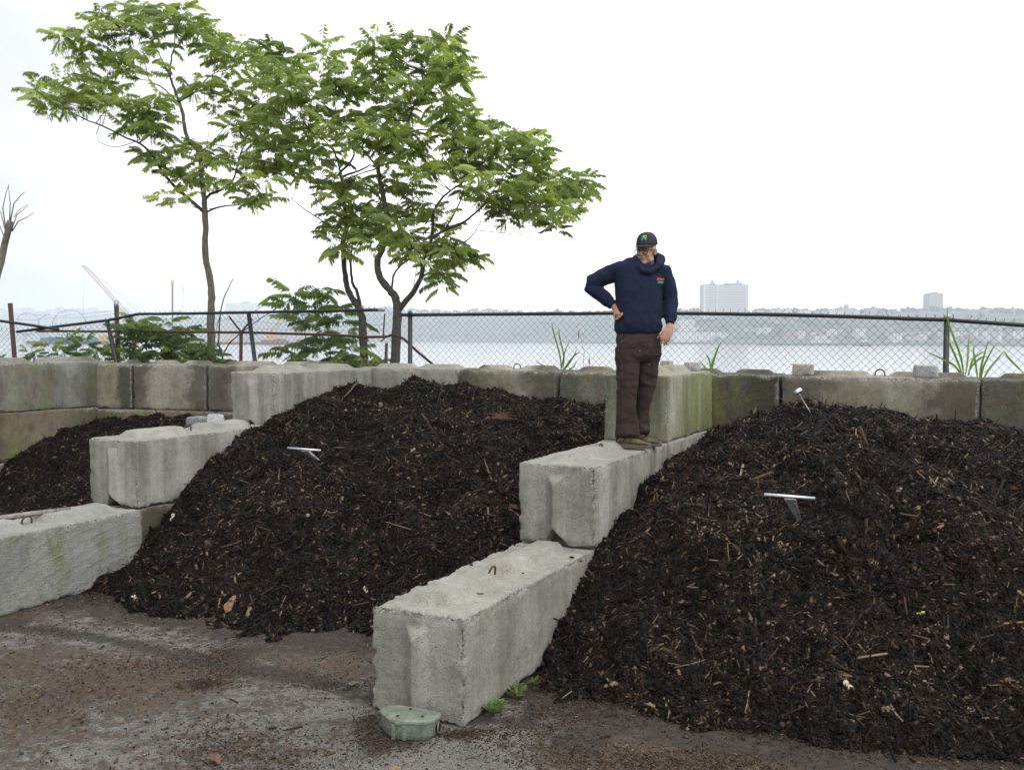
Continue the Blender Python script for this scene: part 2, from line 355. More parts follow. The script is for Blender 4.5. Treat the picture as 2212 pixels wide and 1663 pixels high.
# ------------------------------------------------------------------ precast concrete blocks
def block_mesh(L_, H_=.61, W_=.61, seed=0, res=.025, rnd=.022, chip=1.0, groove=True, knobs=True, channel=True, lean=0, wearamt=1.0, chh=.075, kmax=99., gd=.05, kh=.062, kend=.12):
    """right face at x=0, front end at y=0, base z=0"""
    nx_, ny_, nz_ = max(4, int(W_/res)), max(4, int(L_/res)), max(4, int(H_/res))
    V = []; Fc = []; key = {}
    def vid(i, j, k):
        t = (i, j, k)
        if t not in key: key[t] = len(V); V.append((i/nx_*W_-W_, j/ny_*L_, k/nz_*H_))
        return key[t]
    for k in (0, nz_):
        for i in range(nx_):
            for j in range(ny_):
                q = (vid(i, j, k), vid(i+1, j, k), vid(i+1, j+1, k), vid(i, j+1, k)); Fc.append(q if k else q[::-1])
    for j in (0, ny_):
        for i in range(nx_):
            for k in range(nz_):
                q = (vid(i, j, k), vid(i+1, j, k), vid(i+1, j, k+1), vid(i, j, k+1)); Fc.append(q if j == 0 else q[::-1])
    for i in (0, nx_):
        for j in range(ny_):
            for k in range(nz_):
                q = (vid(i, j, k), vid(i, j+1, k), vid(i, j+1, k+1), vid(i, j, k+1)); Fc.append(q if i else q[::-1])
    P = np.array(V); lo = np.array([-W_, 0, 0]); hi = np.array([0, L_, H_])
    d_ = np.minimum(P-lo, hi-P); ds = np.sort(d_, axis=1); edge = ds[:, 1]      # distance to the nearest arris
    nb = fbm(P+seed*3.7, 5, seed, 4, .6); nf = fbm(P+seed*1.3, 22, seed+5, 3, .6)
    wear = np.clip(1-(edge-.006)/.038+nb*1.7+nf*1.0-.45, 0, 1)*(edge < .085)*wearamt
    rho = np.clip(rnd*(1+.9*nb+.8*nf), .006, .06)[:, None]
    c_ = np.minimum(np.maximum(P, lo+rho), hi-rho); e_ = P-c_; ln = np.linalg.norm(e_, axis=1, keepdims=True); nrm = e_/np.maximum(ln, 1e-9)
    Q = c_+nrm*np.minimum(ln, rho)
    crumble = np.clip(.35+nb*1.3+nf*1.3, 0, 1)*np.clip(1-edge/.05, 0, 1)*.018*chip
    Q = Q-nrm*(crumble[:, None])+nrm*(.0025*fbm(P+seed, 30, seed+9, 3)+.0022*fbm(P+seed, 4, seed+2, 2))[:, None]
    dx = np.abs(Q[:, 0]+W_/2+.006*vnoise(P, 3, seed))
    if channel:
        ch = np.clip(1-dx/.082, 0, 1)*chh; Q[:, 2] += ch*np.clip(1-P[:, 2]/.2, 0, 1)
    if groove:
        for yy, sg in ((0, 1), (L_, -1)):
            near = np.clip(1-np.abs(P[:, 1]-yy)/.10, 0, 1)
            g = np.minimum(np.clip(1-dx/.074, 0, 1)*gd, np.clip((H_-.08-P[:, 2])*gd/.075, 0, 1))
            Q[:, 1] -= g*near
    if knobs:
        top = np.clip((P[:, 2]-(H_-.02))/.02, 0, 1)*(nrm[:, 2] > .5)
        kn = np.zeros(len(P)); hw = .13
        for y0, y1 in ((.15, L_/2-.09), (L_/2+.09, min(L_-kend, kmax))):
            if y1-y0 < .14: continue
            r_ = np.minimum(np.clip((P[:, 1]-y0)/.12, 0, 1), np.clip((y1-P[:, 1])/.12, 0, 1))
            kn = np.maximum(kn, np.minimum(r_*.11, np.minimum(np.clip(1-dx/hw, 0, 1)*.14, kh)))
        Q[:, 2] += kn*top*(1+.12*nb)
    if lean: Q[:, 0] += lean*(Q[:, 1]/L_)
    return Q, np.array(Fc), wear
def loop_mb(parent, L_, W_, H_, tilt=0, s_=1.0):
    mb = MB(); r_ = .045*s_; n_ = 12
    pts = [(-W_/2, L_/2-r_, H_-.05)]+[(-W_/2+tilt*math.sin(math.pi*k/n_), L_/2-r_*math.cos(math.pi*k/n_), H_+.02*s_+.045*s_*math.sin(math.pi*k/n_)) for k in range(n_+1)]+[(-W_/2, L_/2+r_, H_-.05)]
    mb.tube(pts, .0072, 8); return mb.build('lifting_loop', M['rust'], parent, True)
def block(name, p0, rz, z0, L_, m_, label, seed, group='concrete barrier blocks walling the compost bays', loop=True, tx=0, ty=0, **kw):
    V, Fc, wear = block_mesh(L_, seed=seed, **kw)
    o = np_mesh('concrete_block', V, Fc, M[m_], attrs={'wear': wear}, smooth=False)
    o.location = (p0.x, p0.y, z0); o.rotation_euler = (tx, ty, rz)
    tag(o, label, 'concrete block', group)
    if loop: loop_mb(o, L_, kw.get('W_', .61), kw.get('H_', .61), kw.get('ltilt', 0) if False else .01)
    return o
RD = -TH                      # blocks that run away from the camera
RW = -(TH+R(90))              # blocks that run along the back wall, long face to the bays
# central divider
block('a', G(0, 0), RD, 0, 1.83, 'conc_near', 'nearest grey concrete block, on the yard with a green bait box at its foot', 1, chh=.06, kend=-.2, gd=.066, res=.0115, rnd=.020, chip=1.7)
block('a', G(.02, 1.9), RD+R(.5), .612, 1.83, 'conc_clean', 'grey concrete block the man in the navy hoodie stands on', 2, chh=.14, kmax=1.20, gd=.062, res=.0125, rnd=.022, chip=1.6)
block('a', G(.03, 3.75), RD, .612, 1.83, 'conc_light', 'pale concrete block under the mossy one, just behind the man\'s block', 3, res=.025, rnd=.02)
block('a', G(0, 3.745), RD, 1.215, 1.56, 'conc_green', 'mossy yellow-green streaked block behind the man, top of the central divider', 4, res=.02, rnd=.02, loop=False)
block('a', G(-.01, 1.87), RD, 0, 1.83, 'conc_clean', 'bottom block almost wholly buried in compost under the block the man stands on', 9, res=.03, kend=.12, loop=False)
# left divider
B0 = G(-4.25, 1.62)
block('b', B0-DV*1.83+NV*.045, RD, 0, 1.84, 'conc_sweep', 'pale concrete block with sweeping trowel marks cut off by the left edge', 5, res=.018, rnd=.02, chip=.9)
block('b', G(-4.25, 1.65), RD, 0, 1.83, 'conc_brown', 'stained concrete block half buried in compost under the left divider\'s grooved block', 6, res=.03, loop=False)
block('b', B0-NV*.0, RD, .612, 1.83, 'conc_clean', 'grey streaked block in the left divider\'s second course, rusty loop on top', 7, chh=.11, res=.0145, rnd=.022)
block('b', G(-4.25, 3.47), RD, 1.17, 1.83, 'conc_front', 'concrete block standing end-on at the head of the left divider, beside two stone cobbles', 8, loop=False, chh=.085, res=.018, rnd=.022)
# back wall, third course, facing the bays
TZ = 1.183
def wall(w0, w1, m_, label, seed, z0=TZ, s0=5.33, loop=False, **kw):
    kw.setdefault('kh', .045)
    return block('w', G(w0, s0), RW, z0, w1-w0, m_, label, seed, 'blocks of the back wall', loop, **kw)
wall(.695, 2.505, 'conc_wall', 'long brown-stained back wall block with a dial thermometer in front of it', 11, loop=True, rnd=.028, chip=1.6)
wall(2.508, 4.35, 'conc_rough', 'coarse grey back wall block cut off by the right edge of the photo', 12, rnd=.03, chip=1.6)
wall(-.50, .672, 'conc_dark', 'dark trowelled back wall block right of the mossy divider end', 13)
wall(-1.765, -.54, 'conc_rough', 'pitted coarse grey back wall block left of the man\'s legs', 14, s0=5.36, rnd=.035, chip=1.4)
wall(-3.045, -1.795, 'conc_wall', 'beige back wall block with a dark crumbling top edge above the middle heap', 15, loop=True, rnd=.03, chip=1.6)
wall(-4.5, -3.07, 'conc_light', 'pale grey back wall block right of the left divider\'s end block', 16, rnd=.03)
wall(.0, 1.6, 'conc_brown', 'second course back wall block peeping out above the right heap', 17, z0=.575, s0=5.30, loop=False, res=.035)
# back wall of the left bay
C0 = Vector((-5.607, 12.87, 0)); PH = R(14.6); CV = Vector((math.cos(PH), -math.sin(PH), 0)); RL = -(PH+R(90)); OUT = Vector((-math.sin(PH), -math.cos(PH), 0))
def lwall(t0, t1, z0, m_, label, seed, out_=0, **kw):
    kw['loop'] = False; kw.setdefault('kh', .045)
    return block('l', C0+CV*t0+OUT*out_, RL, z0, t1-t0, m_, label, seed, 'blocks of the back wall', **kw)
lwall(-.2, .53, 1.19, 'conc_brown', 'short dark-stained block in the far corner of the left bay', 21, loop=False, rnd=.03)
lwall(.555, 1.65, 1.19, 'conc_wall', 'brown-topped block between the short corner block and a cracked joint, left bay', 22, loop=False, rnd=.03)
lwall(1.675, 3.45, 1.19, 'conc_wall', 'back wall block half hidden by the left divider\'s end block', 23, rnd=.03)
lwall(.0, 1.8, .58, 'conc_leftb', 'second course block under the dirt ledge at the back of the left bay', 24, .05, loop=False)
lwall(1.82, 3.5, .58, 'conc_leftb', 'second course block behind the left divider, mostly buried', 25, .05, loop=False)
# side wall of the left bay
def sidew(t1, t0, z0, m_, label, seed, out_=0, **kw):
    return block('s', C0-DV*t1+NV*out_, RD, z0, t1-t0, m_, label, seed, 'blocks of the left side wall', **kw)
sidew(1.83, -.3, 1.22, 'conc_leftw', 'long smooth grey green block on top of the left side wall', 31, rnd=.02)
sidew(1.83, -.1, .61, 'conc_leftb', 'mossy brown middle block of the left side wall', 32, .0, loop=False)
sidew(1.85, -.1, 0, 'conc_leftb', 'dark bottom block of the left side wall, partly under compost', 33, .02, loop=False)

# ------------------------------------------------------------------ compost heaps
def tps(ctrl, P, lam=1e-3):
    C = np.array(ctrl, float); X = C[:, :2]; z = C[:, 2]
    def U(r2): return np.where(r2 > 1e-12, r2*np.log(np.maximum(r2, 1e-12))*.5, 0)
    K = U(((X[:, None]-X[None])**2).sum(-1))+lam*np.eye(len(X)); Pm = np.c_[np.ones(len(X)), X]
    A = np.block([[K, Pm], [Pm.T, np.zeros((3, 3))]]); sol = np.linalg.solve(A, np.r_[z, 0, 0, 0])
    r = np.zeros(len(P))
    for a in range(0, len(P), 20000):
        Q = P[a:a+20000]; r[a:a+20000] = U(((Q[:, None]-X[None])**2).sum(-1))@sol[:-3]+np.c_[np.ones(len(Q)), Q]@sol[-3:]
    return r
def soil_mat():
    m, n, p, o = mat('compost_soil'); v = coords(n, rand=False)
    f = noise(n, v, 60, 5, .75)
    n.links.new(ramp(n, f, [(.3, (.0014, .0010, .0008)), (.55, (.0055, .0038, .0028)), (.75, (.018, .011, .0075))]), p.inputs['Base Color'])
    p.inputs['Roughness'].default_value = .85; p.inputs['Specular IOR Level'].default_value = .15
    bump(n, p, mth(n, 'ADD', f, noise(n, v, 25, 4, .7)), 1.0, .02); return m
def chip_mat():
    m, n, p, o = mat('compost_chips'); a = nd(n, 'ShaderNodeAttribute', attribute_name='tone'); v = coords(n, rand=False)
    c = ramp(n, a.outputs['Fac'], [(0, (.0015, .0011, .0009)), (.40, (.0066, .0045, .0032)), (.60, (.018, .0110, .0070)), (.75, (.040, .0240, .0148)), (.88, (.088, .054, .032)), (.965, (.20, .135, .085)), (1, (.38, .33, .25))])
    c = mixc(n, .5, c, ramp(n, noise(n, v, 120, 3, .7), [(.3, (.5, .5, .5)), (.7, (1.35, 1.3, 1.25))]), 'MULTIPLY')
    n.links.new(c, p.inputs['Base Color']); p.inputs['Roughness'].default_value = .65; p.inputs['Specular IOR Level'].default_value = .14; return m
M['soil'] = soil_mat(); M['chips'] = chip_mat()

def make_chips(name, C, Nn, size, parent, tone=None, tilt=.55, thick=1.0):
    """one mesh of many small tapered bark pieces lying on a surface; C points, Nn normals, size scale"""
    n_ = len(C)
    kind = rng.random(n_); big = np.where(rng.random(n_) < .02, rng.uniform(1.2, 1.9, n_), rng.uniform(.45, .95, n_)); size = size*big
    Ln = np.where(kind < .62, rng.uniform(.010, .032, n_), np.where(kind < .9, rng.uniform(.025, .060, n_), rng.uniform(.05, .13, n_)))*size
    Wd = np.where(kind < .62, rng.uniform(.006, .018, n_), np.where(kind < .9, rng.uniform(.004, .011, n_), rng.uniform(.0022, .006, n_)))*size
    Tk = np.where(kind < .62, rng.uniform(.003, .010, n_), np.where(kind < .9, rng.uniform(.002, .006, n_), Wd))*thick
    a = rng.normal(size=(n_, 3)); a[:, 2] -= .25
    t = a-(a*Nn).sum(1, keepdims=True)*Nn*(1-rng.random((n_, 1))*tilt); t /= np.linalg.norm(t, axis=1, keepdims=True)
    b = np.cross(Nn+rng.normal(scale=.35, size=(n_, 3)), t); b /= np.linalg.norm(b, axis=1, keepdims=True)
    c = np.cross(t, b)
    tmpl = np.array([(-1, -1, -1), (-1, 1, -1), (0, 1, -.2), (0, -1, -.2), (1, -1, -1), (1, 1, -1), (-1, -1, 1), (-1, 1, 1), (0, 1, 1.6), (0, -1, 1.6), (1, -1, 1), (1, 1, 1)], float)
    V = np.zeros((n_, 12, 3)); e0 = rng.uniform(.25, 1, (n_, 1)); e1 = rng.uniform(.15, 1, (n_, 1)); cur = rng.uniform(-.12, .12, (n_, 1))
    X = tmpl[None, :, 0]*Ln[:, None]; 
    wsc = np.where(tmpl[None, :, 0] < 0, e0, np.where(tmpl[None, :, 0] > 0, e1, 1.0))
    Y = tmpl[None, :, 1]*Wd[:, None]*wsc+cur*Ln[:, None]*(tmpl[None, :, 0]**2)
    Z = tmpl[None, :, 2]*Tk[:, None]*.6
    V = C[:, None]+X[..., None]*t[:, None]+Y[..., None]*b[:, None]+Z[..., None]*c[:, None]
    fc = np.array([(6, 9, 8, 7), (9, 10, 11, 8), (0, 3, 9, 6), (3, 4, 10, 9), (1, 7, 8, 2), (2, 8, 11, 5), (0, 6, 7, 1), (4, 5, 11, 10), (0, 1, 2, 3), (3, 2, 5, 4)])
    Fc = (np.arange(n_)[:, None, None]*12+fc[None]).reshape(-1, 4)
    if tone is None:
        fld = fbm(C, 2.2, 301, 4); tone = np.clip(rng.random(n_)**1.2+.22*fld, 0, 1); tone = np.where(rng.random(n_) < .70, tone*.68, tone*.97)
        tone = np.where((kind >= .62) & (rng.random(n_) < .3), np.clip(tone+.22, 0, .96), tone)
    o = np_mesh(name, V.reshape(-1, 3), Fc, M['chips'], parent, attrs={'tone': np.repeat(tone, 12)})
    return o

def heap(label, ctrl, w0, w1, s0, s1, seed, dens, res=.028, inside=None, bump_amp=1.0, sz=1.0):
    ws = np.arange(w0, w1+res/2, res); ss = np.arange(s0, s1+res/2, res)
    Wg, Sg = np.meshgrid(ws, ss); P = np.stack([Wg.ravel(), Sg.ravel()], 1)
    z = tps(ctrl, P)
    P3 = np.c_[P, np.zeros(len(P))]
    wp = P3+.12*np.c_[vnoise(P3, 2.5, seed+31), vnoise(P3, 2.5, seed+32), P3[:, 0]*0]
    z += bump_amp*(.13*fbm(P3, 1.0, seed, 3)+.20*(.33-np.abs(fbm(wp, 1.9, seed+3, 3)))*np.clip(.5+1.5*vnoise(P3, .8, seed+40), 0, 1)+.075*fbm(wp, 4.2, seed+5, 3)+.045*fbm(P3, 12, seed+6, 3)+.016*vnoise(P3, 26, seed+7))
    ok = z > -.025
    if inside is not None: ok &= inside(P)
    X = AX+P[:, 0]*NV.x+P[:, 1]*DV.x; Y = AY+P[:, 0]*NV.y+P[:, 1]*DV.y
    V = np.c_[X, Y, z]
    nw, ns_ = len(ws), len(ss); I = np.arange(nw*ns_).reshape(ns_, nw)
    q = np.stack([I[:-1, :-1].ravel(), I[:-1, 1:].ravel(), I[1:, 1:].ravel(), I[1:, :-1].ravel()], 1)
    q = q[ok[q].all(1)]
    used = np.zeros(len(V), bool); used[q.ravel()] = True; mp_ = np.cumsum(used)-1
    o = np_mesh('compost_heap', V[used], mp_[q], M['soil'], smooth=True)
    tag(o, label, 'compost heap', 'dark compost heaps in the bays')
    # chips: thrown by area, weighted so near ground is as busy on the picture as far ground
    A_, B_, C_, D_ = (V[q[:, k]] for k in range(4)); ctr = (A_+B_+C_+D_)/4
    nr = np.cross(C_-A_, D_-B_); ar = np.linalg.norm(nr, axis=1)*.5; nr /= np.linalg.norm(nr, axis=1, keepdims=True)
    pw = ar*dens*(7/ctr[:, 1])**1.3; cum = np.cumsum(pw); tot = int(cum[-1])
    k = np.searchsorted(cum, rng.random(tot)*cum[-1]); u, v = rng.random((2, tot, 1))
    pt = (A_[k]*(1-u)+B_[k]*u)*(1-v)+(D_[k]*(1-u)+C_[k]*u)*v
    c = make_chips('wood_chips', pt+nr[k]*rng.uniform(-.002, .012, (tot, 1)), nr[k], np.full(tot, sz), o)
    c['kind'] = 'stuff'
    # loose clods fill out the surface relief
    tot2 = tot//9; k2 = np.searchsorted(cum, rng.random(tot2)*cum[-1])
    return o, V[used], mp_[q]
ctrlR = [(.12, .784, 0), (1.06, .69, 0), (1.81, .68, 0), (2.69, .85, 0), (4.2, 1.15, 0), (5.5, 1.5, 0), (.5, .3, -.25), (2, .2, -.3), (4, .5, -.3), (0, .3, -.25),
         (0, .95, .0), (0, 1.4, .30), (0, 1.9, .60), (0, 2.8, .80), (0, 3.7, .97), (0, 4.5, 1.06), (0, 5.33, 1.16),
         (.69, 5.33, 1.33), (1.5, 5.33, 1.38), (2.5, 5.33, 1.27), (3.5, 5.33, 1.12), (5, 5.33, 1.0),
         (1.0, 4.1, 1.38), (1.8, 4.2, 1.47), (2.7, 4.1, 1.39), (3.6, 4.0, 1.26), (5, 4, 1.05), (.5, 2.2, .82), (1.4, 2.2, .92), (2.4, 2.2, .90), (3.6, 2.3, .80), (.6, 3.2, 1.12), (1.6, 3.2, 1.33), (2.8, 3.2, 1.26), (5.2, 2.4, .5)]
hR = heap('large dark compost heap in the right bay, with two probes stuck in it', ctrlR, .006, 5.4, .2, 5.3, 41, 7200, bump_amp=1.0)
ctrlM = [(-1.41, 1.12, 0), (-1.856, .914, 0), (-2.588, .866, 0), (-3.35, .894, 0), (-4.17, 1.22, 0), (-4.1, .95, -.14), (-.61, 1.35, 0), (-.61, .8, -.25), (-2, .3, -.3), (-4.2, .5, -.3),
         (-.61, 1.83, .30), (-.61, 2.6, .75), (-.61, 3.6, 1.12), (-.61, 4.4, 1.28), (-.61, 5.3, 1.34), (-1.2, 5.3, 1.38), (-1.77, 5.3, 1.40), (-2.3, 5.3, 1.42), (-3.0, 5.3, 1.55), (-3.5, 5.1, 1.60), (-4.1, 5.3, 1.47), (-3.75, 4.7, 1.52),
         (-4.25, 1.62, .20), (-4.25, 2.08, .56), (-4.25, 2.4, .80), (-4.25, 3.18, 1.13), (-4.25, 3.73, 1.28), (-4.25, 4.12, 1.42), (-4.25, 4.63, 1.54), (-4.25, 5.3, 1.50),
         (-2.9, 4.2, 1.52), (-1.8, 4.3, 1.30), (-3.6, 3.4, 1.28), (-2.5, 3.3, 1.25), (-1.4, 3.3, 1.14), (-3.5, 2.2, .72), (-2.4, 2.2, .72), (-1.4, 2.2, .60)]
hM = heap('dark compost heap filling the middle bay between the two dividers', ctrlM, -4.245, -.615, .25, 5.3, 43, 5600, res=.03, bump_amp=1.15)
ctrlL = [(-8.2, 4.57, .93), (-7.2, 4.75, 1.12), (-6.2, 4.95, 1.02), (-4.86, 5.2, .95), (-8.2, 3.66, .80), (-8.2, 3.2, .57), (-8.2, 2.75, .18), (-6.5, 3.8, .85), (-5, 3.8, .8), (-5, 2.6, .62), (-6.5, 2.6, .35), (-5, 1.6, .35), (-7.5, 1.8, -.1), (-6, 1, -.1), (-8.2, 1.5, -.2), (-5, .3, -.1)]
hL = heap('low dark compost heap behind the left divider, in the left bay', ctrlL, -8.19, -4.87, .2, 5.2, 47, 3600, res=.035,
          inside=lambda P: P[:, 1] < 5.2-(-4.86-P[:, 0])*.185)
def heap_bvh(h): return BVHTree.FromPolygons([Vector(v) for v in h[1]], [tuple(int(i) for i in f) for f in h[2]])
BV = {k: heap_bvh(h) for k, h in (('R', hR), ('M', hM), ('L', hL))}
def on_heap(k, px, py):       # where a line of sight meets a heap
    d_ = ray(px, py).normalized(); r_ = BV[k].ray_cast(Vector((0, 0, CAM_H)), d_); return r_[0], r_[1]

# loose litter on the asphalt
n_ = 16000
gx = rng.uniform(-5.2, 4.2, n_*3); gy = rng.uniform(3.4, 9, n_*3); gpp = np.c_[gx, gy]
dd = np.full(len(gpp), 9.)
for T in (toes, toer):
    for a, b in zip(T, T[1:]): dd = np.minimum(dd, seg_d(gpp, a, b))
ww = (gpp-np.array([AX, AY]))@np.array(NV[:2]); sw = (gpp-np.array([AX, AY]))@np.array(DV[:2])
clump = fbm(np.c_[gpp, np.zeros(len(gpp))], 1.6, 77, 4)
prob = np.clip(.10+.9*np.exp(-dd/.16)+.5*np.clip(clump, 0, 1), 0, 1)
keep = (rng.random(len(gpp)) < prob*.75) & ~((ww < .02) & (ww > -.63) & (sw > -.02)) & ~((ww < -4.2) & (sw > -3)) & (sw < 1.6)
gpp = gpp[keep]; nk = len(gpp)
o = make_chips('ground_litter', np.c_[gpp, np.full(nk, .006)], np.tile([0, 0, 1.0], (nk, 1)), np.where(rng.random(nk) < .035, 1.1, .32), None, tilt=.05, tone=np.clip(rng.normal(.80, .10, nk), 0, .98))
tag(o, 'bits of bark and mulch scattered over the asphalt', 'litter', kind='stuff')
# drifts of fine brown mulch left on the yard, and crumbs rolled off the heaps
pc = []
for (x, y, rx_, ry_, n0) in ((505, 1412, .30, .16, 1500), (440, 1477, .16, .07, 600), (60, 1362, .5, .12, 500), (560, 1455, .5, .06, 600), (470, 1600, .35, .2, 900), (620, 1640, .4, .2, 900), (330, 1440, .6, .1, 500), (1120, 1590, .4, .14, 1000), (1330, 1640, .6, .14, 1700), (1500, 1650, .5, .1, 1300), (840, 1600, .22, .12, 700), (800, 1560, .1, .2, 500), (1230, 1540, .3, .14, 900), (150, 1500, .5, .3, 900), (700, 1480, .35, .06, 500), (1010, 1585, .16, .05, 500)):
    c_ = P_(x, y); pc.append(np.c_[rng.normal(c_.x, rx_*.6, n0), rng.normal(c_.y, ry_*.9, n0)])
for T in (toes, toer[:-1]):
    for a, b in zip(T, T[1:]):
        n0 = int((b-a).length*1500); t_ = rng.random((n0, 1)); dn = np.array([-(b-a).y, (b-a).x])/(b-a).length; off = -np.abs(rng.normal(0, .13, (n0, 1)))
        dn = dn if dn[1] > 0 else -dn
        pc.append(np.array([a.x, a.y])*(1-t_)+np.array([b.x, b.y])*t_+dn*(off+.10))
pc = np.concatenate(pc); w_ = (pc-np.array([AX, AY]))@np.array(NV[:2]); s_ = (pc-np.array([AX, AY]))@np.array(DV[:2])
pc = pc[~((w_ < .03) & (w_ > -.64) & (s_ > -.03)) & ~((w_ < -4.18) & (s_ > -3))]; nk = len(pc)
o = make_chips('mulch_drifts', np.c_[pc, rng.uniform(.002, .006, nk)], np.tile([0, 0, 1.0], (nk, 1)), np.full(nk, .24), None, tilt=.08, tone=np.clip(rng.normal(.76, .09, nk), 0, .93), thick=.5)
tag(o, 'fine brown mulch drifted over the asphalt and along the heaps', 'mulch', kind='stuff')

# ------------------------------------------------------------------ chain-link fences
FZ = [(-120, 14.4), (232, 14.2), (552, 13.5), (886, 12.5), (1500, 11.0), (2045, 9.8), (2330, 9.25)]
def fz(px, add=0): return float(np.interp(px, [a for a, b in FZ], [b for a, b in FZ]))+add
def fp(px, py, add=0): return at(px, py, fz(px, add))
def mesh_panel(name, parent, top, p0, p1, zb, m_, r_=.0026, w=.085, add=0, ragged=.03, sag=.0, seed=0):
    """zigzag wires between two pixel columns; top = [(px, py)...] of the upper edge"""
    rs = np.random.default_rng(seed+50)
    # ground plan of the fence line
    A_ = [fp(px, py, add) for px, py in top]
    seg = [0]
    for a, b in zip(A_, A_[1:]): seg.append(seg[-1]+(Vector((b.x, b.y))-Vector((a.x, a.y))).length)
    Ltot = seg[-1]; n_ = int(Ltot/(w/2)); 
    axx = np.array([a.x for a in A_]); ayy = np.array([a.y for a in A_]); azz = np.array([a.z for a in A_])
    pts = []; rows = int((azz.max()+.06-zb)/(w/2))+1
    V = []; Fc = []
    for i in range(n_):
        t0 = i*w/2
        zt = np.interp(t0, seg, azz)+.035+rs.uniform(-ragged, ragged)*.6
        k = np.arange(rows+1); zz = zb+k*w/2
        tt = t0+np.where((k+i) % 2 == 0, 0, w/2)+.006*np.sin(zz*7+i*.05)+sag*np.sin(zz*3.1+t0*1.7)
        m_k = zz < zt
        tt = tt[m_k]; zz = zz[m_k]
        if len(tt) < 2: continue
        # twisted tip standing above the rail
        tt = np.r_[tt, tt[-1]+rs.uniform(-.014, .014)]; zz = np.r_[zz, zz[-1]+rs.uniform(.018, .035)]
        off = np.where(np.arange(len(tt)) % 2 == 0, .003, -.003)
        bx = .03*np.sin(t0*1.3+zz*2.0)*(sag > 0)
        X = np.interp(tt, seg, axx); Y = np.interp(tt, seg, ayy)+off+bx
        c = np.c_[X, Y, zz]; m = len(c); b = len(V)
        d_ = np.gradient(c, axis=0); d_ /= np.linalg.norm(d_, axis=1, keepdims=True)
        s1 = np.cross(d_, [0, 1, 0]); s1 /= np.linalg.norm(s1, axis=1, keepdims=True)
        yv = np.array([0, 1.0, 0])
        base = sum(len(x) for x in pts)
        ring = np.stack([c+s1*r_, c-s1*r_*.5+yv*r_*.87, c-s1*r_*.5-yv*r_*.87], 1).reshape(-1, 3)
        pts.append(ring)
        ii = np.arange(m-1)[:, None]*3+base
        for q in range(3):
            q2 = (q+1) % 3
            Fc.append(np.c_[ii+q, ii+q2, ii+q2+3, ii+q+3])
    return np_mesh(name, np.concatenate(pts), np.concatenate(Fc), m_, parent)
def post(parent, x0, y0, x1, y1, r_, m_, add=0, zb=None, cap=True, name='post'):
    a = fp(x0, y0, add); b = fp(x1, y1, add); d_ = b-a
    if zb is not None and d_.z < 0: b = a+d_*((zb-a.z)/d_.z)
    mb = MB(); mb.tube([b, a], r_, 12)
    o = mb.build(name, m_, parent, True); o.data.polygons.foreach_set('use_smooth', [len(p.vertices) == 4 for p in o.data.polygons])
    return o
def pipe(parent, pts, r_, m_, add=0, name='rail'):
    W_ = [fp(x, y, add) for x, y in pts]; fine = []
    for a, b in zip(W_, W_[1:]):
        for k in range(6): fine.append(a.lerp(b, k/6)+Vector((0, 0, random.uniform(-.0015, .0015))))
    fine.append(W_[-1]); mb = MB(); mb.tube(fine, r_, 12)
    return mb.build(name, m_, parent, True)
fe = empty('chain_link_fence', fp(1400, 800), 0, 'straight black chain-link fence right of the trees, its top rail sagging', 'fence', 'black chain-link fence')
fe.location = (0, 0, 0)
railR = [(868, 680.5), (1100, 678.5), (1300, 677), (1520, 677.5), (1700, 680), (1850, 684.5), (2045, 691), (2230, 704), (2330, 711)]
pipe(fe, railR, .021, M['black_paint'])
post(fe, 886, 677, 886, 790, .030, M['black_paint'], zb=0)
p2 = post(fe, 2045.5, 683, 2043, 800, .030, M['black_paint'], zb=0)
mb = MB(); q = fp(2046, 684); mb.tube([q+Vector((0, 0, -.03)), q+Vector((0, 0, .015)), q+Vector((0, 0, .035))], [.036, .036, .012], 14); mb.build('post_cap', M['galv'], fe, True)
mb = MB(); q = fp(886, 679); mb.tube([q+Vector((0, 0, -.02)), q+Vector((0, 0, .02)), q+Vector((0, 0, .045))], [.036, .036, .014], 14); mb.build('post_cap', M['black_paint'], fe, True)
mesh_panel('wire_mesh', fe, railR, 0, 0, .9, M['wire'], seed=1)
mb = MB()
for x in np.arange(930, 2250, 47):    # wire ties round the rail
    q = fp(x, float(np.interp(x, [a for a, b in railR], [b for a, b in railR])))
    mb = MB(); mb.tube([q+Vector((0, .024*math.cos(t), .024*math.sin(t))) for t in np.linspace(0, 6.28, 9)], .0028, 4); mb.build('wire_tie', M['wire'], fe)
fl = empty('chain_link_fence', (0, 0, 0), 0, 'bent and leaning black chain-link fence run behind the left bay', 'fence', 'black chain-link fence')
pipe(fl, [(-90, 682), (0, 693), (70, 703), (127, 712)], .021, M['black_paint'], -.05)
railL = [(36, 717), (120, 706), (232, 692), (272, 684), (298, 678.5), (356, 678), (450, 676.5), (566, 674.5), (700, 672), (829, 669.5)]
pipe(fl, railL, .021, M['black_paint'])
pipe(fl, [(818, 669.7), (830.5, 669.4)], .0215, M['galv'], -.002, 'rail_end')
post(fl, 231.5, 692, 252, 785, .030, M['black_paint'], zb=.2); post(fl, 537, 676, 552, 790, .030, M['black_paint'], zb=.2)
mesh_panel('wire_mesh', fl, [(-90, 694), (36, 722)]+railL[1:]+[(868, 684)], 0, 0, .9, M['wire'], seed=2, sag=.012, ragged=.01)
ro = empty('rusty_fence', (0, 0, 0), 0, 'old rusty fence with barbed wire strands and Y-shaped arms behind the black one', 'fence')
A8 = .75
pipe(ro, [(80, 715), (250, 716), (414, 717), (566, 719), (700, 723), (793, 728), (832, 728)], .019, M['rust'], A8)
pipe(ro, [(832, 728), (850, 723), (872, 732), (905, 762), (950, 800)], .017, M['rust'], .12, 'brace')
